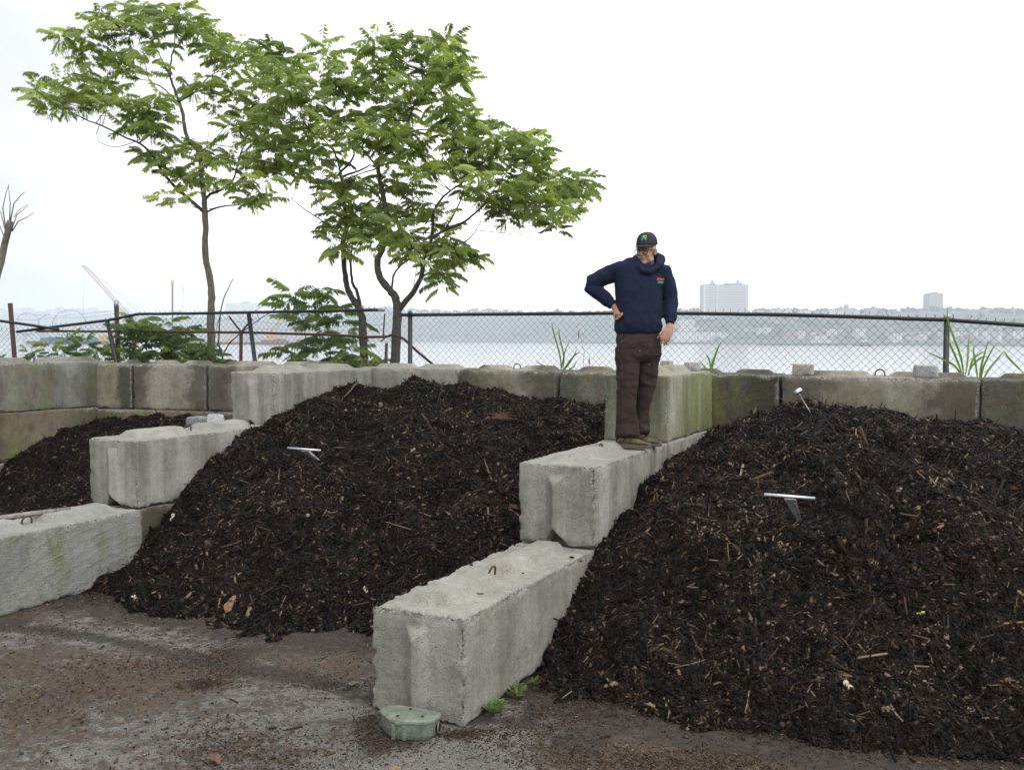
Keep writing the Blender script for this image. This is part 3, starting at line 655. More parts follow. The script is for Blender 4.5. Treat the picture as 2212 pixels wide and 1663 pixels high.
post(ro, 22, 655, 32, 780, .036, M['rust'], A8, zb=.2); post(ro, 251, 651, 256, 790, .035, M['rust'], A8, zb=.2)
post(ro, 250.7, 649, 251.5, 666, .037, M['galv'], A8-.0, cap=True, name='post_cap')
post(ro, 521, 716, 520, 790, .026, M['rust'], A8, zb=.2); post(ro, 835, 741, 833, 795, .022, M['rust'], A8, zb=.2)
for (x0, y0, x1, y1) in ((521, 718, 494.5, 683), (521, 718, 545, 689)): pipe(ro, [(x0, y0), (x1, y1)], .014, M['rust'], A8, 'arm')
pipe(ro, [(831, 678), (829.5, 700), (828, 728)], .010, M['rust'], A8, 'bracket')
pipe(ro, [(822, 737), (829, 733), (832, 722)], .012, M['galv'], A8, 'bracket')
mesh_panel('wire_mesh', ro, [(-90, 700), (30, 705), (250, 712), (414, 718), (566, 720), (793, 729), (868, 735)], 0, 0, .8, M['old_wire'], r_=.0016, add=A8, seed=3, sag=.03)
mb = MB()
def strand(pts, add, bow=.0, barb=True):
    W_ = [fp(x, y, add) for x, y in pts]; fine = []
    for a, b in zip(W_, W_[1:]):
        n_ = max(3, int((b-a).length/.08))
        for k in range(n_): fine.append(a.lerp(b, k/n_)+Vector((random.uniform(-.004, .004), random.uniform(-.01, .01), random.uniform(-.006, .006)-bow*math.sin(math.pi*k/n_))))
    fine.append(W_[-1]); mb.tube(fine, .0018, 4)
    if barb:
        for q in fine[::2]: mb.tube([q+Vector((-.012, 0, .014)), q+Vector((.012, 0, -.012))], .0013, 3)
strand([(35, 678), (130, 683), (251, 670)], A8); strand([(35, 690), (110, 687), (252, 678)], A8, .02); strand([(254, 668), (275, 678), (300, 690)], A8)
strand([(494, 690), (545, 693), (700, 700), (832, 700)], A8, .03); strand([(254, 700), (400, 705), (494, 688)], A8, .03); strand([(520, 705), (660, 712), (830, 712)], A8, .02)
for cx, cy, rx_, ry_, t0, t1 in ((115, 705, 34, 28, .3, 4.5), (60, 700, 25, 25, 0, 6.3), (150, 700, 36, 30, 2.2, 6.6), (270, 690, 22, 26, 0, 4.2), (690, 750, 14, 30, 1.0, 5.8), (640, 740, 40, 30, .2, 4.0), (560, 745, 30, 24, 2.3, 6.2), (740, 745, 30, 26, 0, 3.6), (80, 735, 30, 18, 0, 6.3), (210, 735, 45, 20, 3.1, 6.3)):
    strand([(cx+rx_*math.cos(t), cy+ry_*math.sin(t)) for t in np.linspace(t0, t1, 14)], A8+random.uniform(-.2, .15), 0, random.random() < .6)
mb.build('barbed_wire', M['old_wire'], ro)

# ------------------------------------------------------------------ trees of compound drooping leaves
def leaf_mat(name, a, b, cc):
    m, n, p, o = mat(name); at_ = nd(n, 'ShaderNodeAttribute', attribute_name='tone')
    c = ramp(n, at_.outputs['Fac'], [(0, a), (.55, b), (1, cc)])
    n.links.new(c, p.inputs['Base Color']); p.inputs['Roughness'].default_value = .5; p.inputs['Specular IOR Level'].default_value = .35
    t = nd(n, 'ShaderNodeBsdfTranslucent'); n.links.new(mixc(n, 1.0, c, (1.5, 1.5, .6), 'MULTIPLY'), t.inputs['Color'])
    ms = n.nodes.new('ShaderNodeMixShader'); ms.inputs[0].default_value = .5
    n.links.new(p.outputs[0], ms.inputs[1]); n.links.new(t.outputs[0], ms.inputs[2]); n.links.new(ms.outputs[0], o.inputs['Surface']); return m
M['leaf'] = leaf_mat('tree_leaf', (.095, .140, .040), (.215, .290, .082), (.39, .47, .165))
M['leaf2'] = leaf_mat('shrub_leaf', (.055, .105, .028), (.13, .21, .057), (.26, .33, .095))
M['reed'] = leaf_mat('reed_leaf', (.08, .14, .03), (.14, .24, .05), (.30, .36, .12))
def bark(name, c):
    m, n, p, o = mat(name); v = coords(n, (1, 1, .25), rand=False)
    f = noise(n, v, 45, 6, .7)
    n.links.new(ramp(n, f, [(.35, tuple(x*.45 for x in c)), (.65, tuple(x*1.3 for x in c))]), p.inputs['Base Color']); p.inputs['Roughness'].default_value = .9
    bump(n, p, f, 1.0, .015); return m
M['bark'] = bark('tree_bark', (.085, .075, .06)); M['bark_pale'] = bark('pale_bark', (.17, .15, .115)); M['twig'] = bark('twig_bark', (.07, .055, .045))
def frond(droop, nl, ln, seed):
    rs = random.Random(seed); V = []; Fc = []; T = []
    def curve(t): return Vector((ln*(t-.12*t*t*droop), 0, ln*(.10*t-.42*droop*t*t)))
    for k in range(5):
        a = curve(k/4); V += [a+Vector((0, .0016, 0)), a+Vector((0, -.0016, -.001))]; T += [.35]*2
    for k in range(4): Fc.append((2*k, 2*k+1, 2*k+3, 2*k+2))
    for i in range(nl):
        t = .22+.78*(i+.5)/nl; c = curve(t)
        for sg in (-1, 1):
            L_ = ln*.30*(1-.45*abs(t-.5))*rs.uniform(.85, 1.12); w = L_*.19
            dr = rs.uniform(.6, 1.9)
            d_ = Vector((.35+rs.uniform(-.1, .15), sg*1.0, -dr)).normalized(); s = d_.cross(Vector((0, 0, 1))).normalized()*w; up = Vector((0, 0, -.25*w))
            b = len(V); m_ = c+d_*L_*.42
            V += [c, m_+s+up, m_+Vector((0, 0, .1*w)), m_-s+up, c+d_*L_+Vector((0, 0, -.12*L_))]; T += [0, 0, 0, 0, .08]
            Fc += [(b, b+1, b+2), (b, b+2, b+3), (b+1, b+4, b+2), (b+2, b+4, b+3)]
    # terminal leaflet
    c = curve(1); b = len(V); V += [c, c+Vector((.03, .012, -.015)), c+Vector((.03, -.012, -.015)), c+Vector((.07, 0, -.05))]; T += [0]*4; Fc += [(b, b+1, b+2), (b+1, b+3, b+2)]
    tri = []
    for f in Fc:
        if len(f) == 4: tri += [(f[0], f[1], f[2]), (f[0], f[2], f[3])]
        else: tri.append(f)
    return np.array([tuple(v) for v in V]), np.array(tri), np.array(T)
FR = [frond(d_, nl, 1.0, i) for i, (d_, nl) in enumerate([(.7, 9), (1.0, 9), (1.35, 9), (.85, 8), (1.15, 10), (.5, 9)])]
def place_fronds(name, inst, m_, parent, seed=0):
    """inst: (pos, yaw, pitch, scale, tone)"""
    Vs = []; Fs = []; Ts = []; b = 0; rs = random.Random(seed)
    for (p, yaw, pitch, sc, tn) in inst:
        V, T, tv = FR[rs.randrange(len(FR))]
        Mx = np.array(Euler((rs.uniform(-.6, .6), -pitch, yaw), 'XYZ').to_matrix())
        Vs.append(V*sc@Mx.T+np.array(p)); Fs.append(T+b); b += len(V); Ts.append(np.clip(tv+tn, 0, 1))
    return np_mesh(name, np.concatenate(Vs), np.concatenate(Fs), m_, parent, attrs={'tone': np.concatenate(Ts)})
def rosettes(cent, ln, n_fr, rs, tone0=.5, pmin=-.35, pmax=.85):
    out_ = []
    for c in cent:
        tn0 = tone0+rs.gauss(0, .22); y0 = rs.random()*6.28
        for k in range(n_fr+rs.randint(-1, 2)):
            out_.append((c+Vector((rs.gauss(0, .02), rs.gauss(0, .02), rs.gauss(0, .02))), y0+k*2.4+rs.uniform(-.3, .3), rs.uniform(pmin, pmax), ln*rs.uniform(.7, 1.15), tn0+rs.gauss(0, .12)))
    return out_
def tree(name, label, Y, limbs, clus, conv, rscale, seed, m_bark, ln=.40, per=3, jit=9, nfr=8, base_r=None, dsp=.42):
    rs = random.Random(seed)
    root = empty(name, at(*conv(*limbs[0][0][0]), Y), 0, label, 'tree'); base = root.location.copy()
    nodes = []; tr = MB(); mb2 = MB()
    for li, (pts, r0, r1, d0) in enumerate(limbs):
        W_ = []
        n_ = len(pts)
        for i, (x, y) in enumerate(pts):
            px, py = conv(x, y); t = i/(n_-1); W_.append(at(px, py, Y+d0*t))
        if li > 0:      # root the limb on the nearest earlier point
            q = min(nodes, key=lambda a: (a[0]-W_[0]).length)[0]
            W_ = [q+(w-q)*1.0 for w in W_]; W_[0] = q
        sm = []
        for i in range(len(W_)-1):
            p0 = W_[max(i-1, 0)]; p1 = W_[i]; p2_ = W_[i+1]; p3 = W_[min(i+2, len(W_)-1)]
            for k in range(5):
                t = k/5; sm.append(.5*((2*p1)+(p2_-p0)*t+(2*p0-5*p1+4*p2_-p3)*t*t+(3*p1-p0-3*p2_+p3)*t**3)+Vector((rs.gauss(0, 1), rs.gauss(0, 1), 0))*min(.004, r0*.12))
        sm.append(W_[-1]); m = len(sm)
        rad = [r0+(r1-r0)*(i/(m-1))**.8 for i in range(m)]
        if li == 0: rad = [r_*(1+.10*math.sin(i*1.7)*rs.random()) for i, r_ in enumerate(rad)]
        nodes += [(p, r_) for p, r_ in zip(sm, rad)]
        (tr if li == 0 else mb2).tube([p-base for p in sm], rad, 12 if r0 > .02 else 6)
    o = tr.build('trunk', m_bark, root, True)
    cents = []
    for (x, y) in clus:
        px, py = conv(x, y); dc = rs.gauss(0, dsp)
        for k in range(per):
            cents.append(at(px+rs.gauss(0, jit), py+rs.gauss(0, jit*.85), Y+dc+rs.gauss(0, .18)))
    for c in cents:     # twig from the rosette back to the wood
        below = [a for a in nodes if (a[0]-c).length < 1.6]
        if not below: continue
        q, r_ = min(below, key=lambda a: (a[0]-c).length+max(0, a[0].z-c.z)*1.5)
        mid = q.lerp(c, .55)+Vector((0, 0, -.06))*(q-c).length
        mb2.tube([q-base, mid-base, c-base], [min(r_, .008), .005, .003], 4, False)
    mb2.build('branches', M['twig'], root, True)
    inst = [(p-base, y_, pi_, s_, t_) for p, y_, pi_, s_, t_ in rosettes(cents, ln, nfr, rs)]
    place_fronds('crown', inst, M['leaf'], root, seed)
    return root
c6 = lambda x, y: (x*.4256, y*.4256)
c7 = lambda x, y: (575.1+.4522*x, 44.2+.4522*y)
def thin(l, r_): return [(p, r_, .003, random.uniform(-.5, .5)) for p in l]
T1 = [([(1075, 1870), (1070, 1600), (1072, 1460), (1045, 1300), (1040, 1080), (1034, 1000), (1020, 880), (1010, 780), (950, 700), (922, 560), (905, 510), (880, 440), (862, 380), (870, 300), (885, 230), (890, 130)], .066, .006, .1),
      ([(1030, 1070), (960, 1010), (890, 950), (830, 880), (780, 800), (720, 735), (640, 700), (520, 640), (440, 610), (350, 560), (290, 510)], .030, .005, -.6),
      ([(1040, 1020), (1070, 985), (1130, 960), (1190, 900), (1220, 780), (1270, 700), (1340, 690)], .026, .005, .6),
      ([(1050, 1075), (1100, 1055), (1150, 1045), (1220, 1035), (1270, 980), (1350, 900)], .018, .004, -.5),
      ([(1270, 700), (1280, 600), (1300, 540), (1330, 480)], .012, .004, .3), ([(720, 735), (775, 670), (770, 600), (745, 540)], .014, .004, -.2),
      ([(905, 525), (830, 450), (760, 410), (740, 340), (700, 280)], .014, .004, -.4), ([(905, 510), (1000, 460), (1050, 400), (1110, 360), (1170, 310)], .014, .004, .4),
      ([(862, 380), (810, 280), (760, 200), (690, 170)], .012, .004, -.3), ([(885, 230), (950, 230), (1000, 210)], .008, .003, .2),
      ([(1012, 780), (1080, 720), (1140, 650), (1180, 600)], .012, .004, .3), ([(940, 715), (870, 710), (790, 690)], .008, .003, -.3),
      ([(700, 745), (600, 745), (510, 725), (490, 680)], .007, .002, -.2), ([(1070, 735), (1200, 750), (1310, 770)], .009, .003, .2), ([(1020, 1085), (980, 1045), (970, 1020)], .007, .004, -.1),
      ([(560, 660), (510, 600), (470, 560)], .007, .003, .2), ([(1060, 740), (1060, 650), (1040, 590)], .006, .002, -.2), ([(1210, 760), (1180, 690), (1150, 660)], .006, .002, 0), ([(830, 880), (820, 840), (760, 790)], .006, .003, 0)]
K1 = [(600, 55), (500, 85), (560, 100), (680, 45), (750, 40), (820, 70), (900, 50), (960, 90), (1010, 120), (850, 110), (700, 120), (620, 130), (780, 120), (1060, 160), (1110, 190), (370, 200), (430, 190), (540, 225), (480, 255), (420, 270), (640, 265), (740, 300), (820, 220), (590, 310), (640, 350), (700, 370), (1150, 230), (1240, 270), (1190, 320), (1090, 290), (1300, 300), (270, 410), (190, 450), (230, 470), (350, 400), (360, 470), (460, 490), (560, 430), (620, 450), (330, 540), (270, 560), (620, 540), (540, 500), (720, 540), (800, 520), (790, 590), (700, 600), (860, 610), (660, 650), (780, 655), (920, 400), (1030, 430), (1120, 400), (990, 480), (1080, 560), (1200, 480), (1280, 460), (1360, 420), (1250, 590), (1340, 600), (1160, 640), (1330, 520), (1400, 640), (1340, 690), (1240, 660), (780, 790), (730, 790), (870, 850), (940, 870), (1000, 910), (940, 940), (890, 980), (1050, 780), (1110, 790), (980, 745), (1190, 930), (1270, 890), (1330, 860), (1400, 870), (1320, 980), (1280, 1000), (1100, 910), (870, 810), (1150, 820), (960, 120), (330, 185), (1360, 340), (1290, 240), (1070, 250), (760, 640), (560, 540), (420, 550), (500, 440)]
tree('ailanthus_tree', 'tall slim tree with one bare trunk, leftmost of the leafy trees behind the wall', 15.3, T1, K1, c6, 1, 11, M['bark_pale'], .34, 2, 11, 6)
T2 = [([(470, 1700), (462, 1480), (452, 1400), (425, 1350), (392, 1290), (375, 1200), (368, 1080), (380, 980), (370, 850), (362, 760), (380, 740), (440, 720), (500, 690)], .068, .010, .2),
      ([(455, 1410), (435, 1300), (412, 1250), (405, 1150), (410, 1080), (430, 960), (420, 880)], .030, .006, .3),
      ([(352, 1040), (270, 960), (180, 900), (110, 840), (50, 770)], .013, .003, -.3), ([(372, 950), (290, 900), (230, 840), (200, 740)], .014, .003, .4),
      ([(365, 765), (330, 640), (260, 560), (200, 520)], .018, .004, -.5), ([(380, 740), (420, 640), (370, 520), (310, 430), (220, 360), (170, 280)], .020, .004, .4), ([(230, 950), (240, 880), (225, 830)], .006, .002, 0), ([(120, 850), (150, 790), (160, 760)], .005, .002, 0), ([(300, 430), (320, 330), (330, 260)], .010, .003, .2), ([(200, 520), (120, 480), (60, 470)], .009, .003, -.2), ([(362, 800), (290, 760), (200, 700)], .010, .003, -.4)]
K2 = [(20, 110), (90, 150), (50, 220), (150, 190), (230, 200), (10, 170), (180, 270), (250, 270), (300, 175), (370, 200), (330, 270), (130, 320), (30, 300), (30, 390), (100, 400), (200, 370), (160, 450), (270, 340), (340, 330), (390, 290), (50, 500), (130, 540), (220, 520), (280, 500), (340, 480), (30, 580), (110, 620), (200, 620), (290, 600), (60, 680), (150, 690), (240, 680), (320, 650), (390, 420), (410, 560), (260, 780), (300, 820), (350, 760), (390, 800), (330, 870), (360, 940), (420, 950), (340, 980), (320, 1060), (370, 1090), (430, 1010), (470, 940), (440, 860), (460, 790), (-10, 640), (-30, 560), (0, 730), (400, 370), (90, 260), (-20, 480), (-40, 400), (220, 430), (80, 340)]
tree('ailanthus_tree', 'leafy tree with two thin stems, between the slim tree and the forked one', 14.4, T2, K2, c7, 1, 12, M['bark'], .34, 2, 10, 6)
T3 = [([(612, 1690), (622, 1500), (625, 1390), (620, 1330), (600, 1300), (545, 1230), (530, 1150), (560, 1080), (582, 960), (560, 850), (535, 720), (525, 680), (560, 650), (620, 600), (670, 500), (700, 420), (740, 320), (750, 250)], .074, .010, .2),
      ([(635, 1385), (700, 1300), (740, 1220), (752, 1130), (790, 1040), (800, 920), (850, 840), (930, 780), (1000, 740)], .046, .006, -.4),
      ([(790, 1040), (850, 1005), (950, 960), (1020, 900), (1060, 870), (1150, 850), (1250, 830)], .024, .004, -.6), ([(770, 1125), (870, 1090), (960, 1050), (1010, 990), (1030, 930)], .017, .003, .4),
      ([(850, 1005), (900, 920), (940, 830), (965, 740), (1080, 670), (1140, 600)], .015, .003, .5), ([(525, 680), (440, 590), (400, 520), (300, 420)], .018, .004, -.3),
      ([(530, 700), (430, 740), (370, 770)], .012, .004, .3), ([(610, 1280), (612, 1210), (670, 1150), (740, 1130)], .018, .010, .2), ([(620, 600), (700, 530), (800, 520), (860, 480)], .015, .003, .4),
      ([(700, 1290), (715, 1200), (725, 1150)], .006, .003, 0), ([(610, 1250), (602, 1170)], .004, .002, 0), ([(700, 1260), (670, 1205)], .004, .002, 0), ([(950, 1050), (1000, 1055)], .005, .002, 0), ([(560, 900), (640, 860), (700, 760)], .010, .003, .3), ([(1150, 850), (1250, 780), (1400, 770), (1500, 780)], .010, .003, -.3), ([(1060, 870), (1130, 750), (1200, 660), (1250, 600)], .012, .003, .3), ([(800, 920), (880, 880), (900, 800)], .008, .003, 0), ([(760, 1140), (820, 1180), (840, 1220)], .006, .003, -.2), ([(860, 1090), (920, 1120), (960, 1140)], .006, .003, 0), ([(580, 960), (680, 930), (760, 900)], .009, .003, 0), ([(920, 970), (900, 1000), (930, 1050)], .005, .002, 0)]
K3 = [(530, 105), (480, 155), (560, 170), (640, 125), (720, 105), (790, 105), (850, 90), (880, 150), (915, 180), (700, 190), (620, 220), (520, 225), (780, 225), (850, 230), (920, 250), (930, 310), (850, 300), (740, 290), (660, 300), (590, 300), (510, 340), (450, 350), (560, 400), (640, 390), (720, 370), (800, 360), (900, 380), (930, 430), (860, 430), (830, 480), (950, 470), (1010, 490), (1040, 520), (870, 520), (940, 540), (480, 430), (540, 470), (620, 470), (470, 520), (540, 540), (620, 560), (700, 540), (760, 580), (500, 600), (580, 620), (680, 640), (760, 650), (850, 640), (930, 620), (1000, 600), (1080, 570), (1150, 550), (1220, 560), (1280, 560), (1310, 600), (1230, 620), (1270, 650), (1200, 680), (1120, 640), (1050, 680), (960, 690), (870, 720), (780, 730), (700, 720), (620, 690), (1010, 740), (1100, 730), (1160, 760), (1240, 740), (1310, 730), (1380, 740), (1440, 760), (1490, 765), (1530, 790), (1460, 810), (1400, 810), (1330, 800), (1250, 810), (1180, 820), (1100, 830), (1030, 830), (950, 800), (1150, 880), (1220, 880), (1290, 880), (1360, 890), (1300, 930), (1370, 960), (1410, 930), (1180, 930), (1400, 880), (600, 790), (680, 800), (640, 830), (740, 870), (800, 900), (830, 940), (720, 940), (560, 870), (600, 900), (640, 960), (560, 930), (540, 1000), (500, 1020), (620, 1010), (680, 1050), (640, 1080), (740, 1070), (700, 1095), (850, 1080), (900, 1095), (940, 1130), (830, 1040), (880, 1150), (955, 1145), (790, 1180), (820, 1220), (845, 1240), (530, 1090)]
tree('ailanthus_tree', 'biggest leafy tree with a forked dark trunk, its right limb reaching toward the man', 13.8, T3, K3, c7, 1, 13, M['bark'], .33, 2, 10, 7)

def bare(name, label, Y, limbs, m_):
    base = at(*limbs[0][0][0], Y); root = empty(name, base, 0, label, 'tree'); mb = MB(); mb2 = MB()
    for i, (pts, r0, r1) in enumerate(limbs):
        W_ = [at(x, y, Y+random.uniform(-.1, .1)*(k > 0))-base for k, (x, y) in enumerate(pts)]; n_ = len(W_)
        fine = []
        for a, b in zip(W_, W_[1:]):
            for k in range(4): fine.append(a.lerp(b, k/4)+Vector((random.gauss(0, r0*.12), 0, 0)))
        fine.append(W_[-1]); m = len(fine)
        (mb if i == 0 else mb2).tube(fine, [r0+(r1-r0)*k/(m-1) for k in range(m)], 8)
    mb.build('trunk', m_, root, True); mb2.build('branches', M['twig'], root, True); return root
bare('dead_tree', 'cut-off bare trunk sprouting thin leafless twigs at the left edge', 15, [
    ([(-34, 800), (-30, 700), (-8, 600), (10, 530), (22, 478)], .062, .048), ([(22, 480), (30, 440), (47, 420), (54, 415)], .010, .003), ([(20, 485), (22, 440), (18, 400)], .010, .003), ([(12, 490), (6, 450), (12, 420), (20, 398)], .010, .003),
    ([(26, 500), (40, 478), (58, 470), (74, 459)], .010, .003), ([(24, 500), (36, 465), (62, 443)], .009, .003), ([(8, 510), (0, 490), (-12, 470)], .008, .003), ([(12, 500), (2, 460), (-8, 440)], .008, .003), ([(30, 470), (40, 455), (60, 441)], .006, .002)], M['bark_pale'])
bare('dead_sapling', 'crooked leafless stick rising beside the tall slim tree', 14.6, [
    ([(478, 800), (481, 768), (472, 745), (474, 700), (478, 664), (485, 640), (494, 622), (504, 601)], .014, .006), ([(481, 768), (496, 740), (520, 720), (560, 690), (600, 665), (640, 650)], .011, .004), ([(478, 672), (470, 700), (462, 740)], .008, .003), ([(590, 670), (640, 640), (655, 600)], .006, .003), ([(560, 690), (552, 672), (566, 660)], .005, .002)], M['twig'])

# ------------------------------------------------------------------ shrubs and reeds behind the wall
def shrub(label, Y, cl, stems, seed, ln=.34, per=2, nfr=7, tone=.45, m_='leaf2', dsp=.15):
    rs = random.Random(seed); base = at(*stems[0][0], Y); root = empty('shrub', base, 0, label, 'shrub', 'shrubs behind the wall')
    mb = MB(); nodes = []
    for s in stems:
        W_ = [Vector((0, 0, -.1))]+[at(x, y, Y+rs.uniform(-.05, .05))-base for x, y in s]; n_ = len(W_); mb.tube(W_, [.013+(.004-.013)*k/(n_-1) for k in range(n_)], 6); nodes += W_
        for a, b in zip(W_, W_[1:]): nodes += [a.lerp(b, k/4) for k in range(1, 4)]
    cents = []
    for x, y in cl:
        for k in range(per): cents.append(at(x+rs.gauss(0, 6), y+rs.gauss(0, 4), Y+rs.gauss(0, dsp))-base)
    for c in cents:
        q = min(nodes, key=lambda a: (a-c).length); mb.tube([q, q.lerp(c, .5)+Vector((0, 0, -.03)), c], [.006, .004, .003], 4, False)
    mb.build('stems', M['twig'], root, True)
    place_fronds('leaves', rosettes(cents, ln, nfr, rs, tone, .0, .8), M[m_], root, seed); return root
shrub('broad green sapling of feathery leaves poking above the bent fence rail', 14.6, [(640, 640), (700, 635), (620, 655), (665, 668), (720, 665), (690, 700), (740, 690), (655, 700), (710, 725), (670, 735), (745, 725), (690, 760), (640, 760), (730, 770), (765, 760), (660, 785), (790, 785)], [[(715, 805), (712, 740), (705, 690), (690, 650)], [(660, 805), (662, 740), (655, 690), (640, 650)], [(715, 790), (740, 750), (760, 720)]], 61, .46, 1, 7, .55)
shrub('low spreading leaves at the foot of the forked trees', 13.9, [(780, 780), (800, 790), (755, 795), (740, 785), (815, 800), (700, 795)], [[(760, 815), (758, 790)], [(790, 815), (792, 790)], [(720, 815), (715, 795)]], 62, .3, 2, 6, .6)
shrub('dense dark green shrub between the leaning post and the slim trunk', 14.9, [(300, 700), (330, 712), (270, 712), (360, 705), (395, 715), (290, 735), (330, 740), (370, 735), (405, 740), (260, 745), (300, 765), (345, 765), (385, 765), (270, 775), (420, 760), (320, 785), (360, 785), (400, 785), (315, 722), (350, 722), (385, 750)], [[(320, 810), (318, 760), (310, 705)], [(370, 810), (372, 760), (375, 720)], [(280, 810), (282, 760), (270, 725)]], 63, .34, 2, 5, .48)
shrub('feathery green shrub low behind the mesh of the left bay', 14.7, [(150, 745), (185, 738), (130, 760), (165, 770), (205, 760), (110, 752), (190, 785), (225, 775), (140, 785)], [[(170, 810), (168, 775), (165, 745)], [(205, 810), (205, 780), (210, 755)]], 64, .32, 1, 7, .55)
shrub('small leafy sprout at the foot of the slim tree', 14.5, [(440, 760), (460, 770), (425, 775), (470, 785), (450, 790)], [[(448, 812), (450, 780)]], 65, .26, 2, 6, .45)
shrub('small bright sprout poking over the left end of the wall', 14.3, [(4, 765), (-10, 775), (70, 752), (80, 770)], [[(0, 805), (2, 775)], [(78, 805), (75, 770)]], 66, .22, 1, 5, .6)
def reeds(label, blades, Y, seed, wd=.022):
    rs = random.Random(seed); base = at(*blades[0][0], Y); V = []; Fc = []; T = []
    for pts in blades:
        W_ = [at(x, y, Y+rs.uniform(-.03, .03)+k*rs.uniform(-.03, .03))-base for k, (x, y) in enumerate(pts)]
        fine = []
        for i in range(len(W_)-1):
            p0 = W_[max(i-1, 0)]; p1 = W_[i]; p2_ = W_[i+1]; p3 = W_[min(i+2, len(W_)-1)]
            for k in range(5):
                t = k/5; fine.append(.5*((2*p1)+(p2_-p0)*t+(2*p0-5*p1+4*p2_-p3)*t*t+(3*p1-p0-3*p2_+p3)*t**3))
        fine.append(W_[-1]); n_ = len(fine); tn = rs.uniform(.3, .85); b = len(V)
        for i, p in enumerate(fine):
            t = i/(n_-1); w = wd*.74*rs.uniform(.98, 1.02)*(min(1, .45+1.6*t))*(1-t**3.0)**.9*.5
            d_ = (fine[min(i+1, n_-1)]-fine[max(i-1, 0)]).normalized(); s = d_.cross(Vector((.25, 1, .1))).normalized()
            V += [p-s*w, p+Vector((0, .18*w*2, 0)), p+s*w]; T += [tn, tn-.1, tn]
        for i in range(n_-1):
            a = b+3*i; Fc += [(a, a+1, a+4, a+3), (a+1, a+2, a+5, a+4)]
    o = np_mesh('reed_clump', np.array([tuple(v) for v in V]), Fc, M['reed'], attrs={'tone': T}, loc=base); return tag(o, label, 'reeds', 'reeds growing along the fence')
reeds('tall reed clump behind the beige wall block, left of the man', [[(1212, 805), (1210, 770), (1195, 715), (1192, 694)], [(1215, 805), (1218, 770), (1209, 730), (1207, 705)], [(1210, 805), (1216, 780), (1222, 755), (1232, 735)], [(1214, 805), (1230, 780), (1246, 764), (1253, 762)], [(1214, 805), (1226, 790), (1240, 768), (1246, 753)], [(1208, 805), (1190, 795), (1170, 788), (1155, 779)], [(1216, 805), (1236, 795), (1246, 780)]], 10.9+.9, 71, .028)
reeds('short reed tuft between the mossy divider end and the grey cobble', [[(1534, 805), (1534, 785), (1527, 768), (1524, 765)], [(1536, 805), (1538, 785), (1545, 765), (1550, 748)], [(1537, 805), (1542, 780), (1552, 750), (1558, 738)], [(1534, 805), (1522, 792), (1510, 778)]], 10.4, 72, .026)
reeds('big reed clump sprouting round the right-hand fence post', [[(2080, 815), (2068, 780), (2048, 735), (2042, 722)], [(2082, 815), (2075, 770), (2050, 700), (2046, 660)], [(2080, 815), (2062, 790), (2030, 773), (2002, 760)], [(2090, 812), (2100, 790), (2120, 772), (2134, 772)], [(2092, 812), (2100, 780), (2115, 765), (2128, 758)], [(2112, 820), (2108, 790), (2103, 760), (2105, 745)], [(2116, 850), (2118, 800), (2128, 760), (2136, 733)], [(2116, 850), (2122, 800), (2138, 765), (2150, 745)], [(2118, 830), (2135, 800), (2155, 775), (2172, 755)], [(2170, 760), (2180, 775), (2200, 795), (2212, 808)], [(2085, 812), (2090, 780), (2092, 740), (2096, 722)]], 9.55, 73, .030)
def dry(label, stems, Y):
    base = at(*stems[0][0], Y); mb = MB()
    for s in stems:
        W_ = [at(x, y, Y)-base for x, y in s]; mb.tube(W_, [.0035]*(len(W_)-1)+[.0015], 4)
        if len(s) > 2: mb.tube([W_[-1]+Vector((0, 0, -.12)), W_[-1]+Vector((0, 0, -.05)), W_[-1]], [.003, .011, .002], 5)
    return tag(mb.build('dry_stalk', M['straw'], None, loc=base), label, 'dry stalk', 'dry stalks along the fence')
M['straw'] = flat('dry_straw', (.30, .22, .11), .8, 0, 40, .3, .1)
dry('dry seeded stalk standing close left of the man\'s legs', [[(1334, 800), (1334, 765), (1333, 742)], [(1334, 800), (1332, 780)]], 11.6)
dry('thin dry stalks right of the tall reed clump', [[(1259, 800), (1262, 760), (1250, 712)], [(1274, 800), (1272, 780), (1273, 770)], [(1230, 800), (1225, 775)]], 11.6)

# ------------------------------------------------------------------ the far shore
def hill_mat():
    m, n, p, o = mat('wooded_hillside'); v = coords(n, (1, 1, 2.2), rand=False)
    f = noise(n, v, .045, 8, .7)
    n.links.new(ramp(n, f, [(.34, (.018, .026, .018)), (.5, (.042, .058, .036)), (.62, (.085, .095, .075)), (.68, (.22, .22, .20))]), p.inputs['Base Color'])
    p.inputs['Roughness'].default_value = 1; return m
SH = [(-500, 3600), (80, 3500), (430, 3000), (700, 2600), (1106, 2250), (1300, 1850), (1550, 1540), (1900, 1400), (2120, 1290), (2700, 1150)]
RG = [(-500, 684), (0, 683), (280, 685), (430, 687), (560, 684), (700, 680), (770, 672), (830, 668), (890, 671), (960, 675), (1060, 673), (1150, 677), (1250, 676), (1330, 674), (1500, 674), (1620, 675), (1700, 674), (1850, 675), (2000, 672), (2130, 674), (2212, 678), (2700, 684)]
def shoreY(px): return float(np.interp(px, [a for a, b in SH], [b for a, b in SH]))
def ridge_z(px, Y): return at(px, float(np.interp(px, [a for a, b in RG], [b for a, b in RG])), Y).z
V = []; cols_ = 0
pxs = np.arange(-700, 2960, 12)
prof = [(0, -6), (1, -2.6), (8, 0), (60, .07), (110, .18), (170, .55), (230, .86), (300, 1.0), (420, 1.0), (520, .6), (600, -8)]
for i, px in enumerate(pxs):
    Y0 = shoreY(px)
    for k, (dY, fr) in enumerate(prof):
        Y = Y0+dY; rz = ridge_z(px, Y0+300)
        z = fr if dY < 9 and fr <= 0 else (fr*rz if fr > -5 else -7)
        x = at(px, 735, Y0).x*(Y/Y0)
        V.append((x, Y, z))
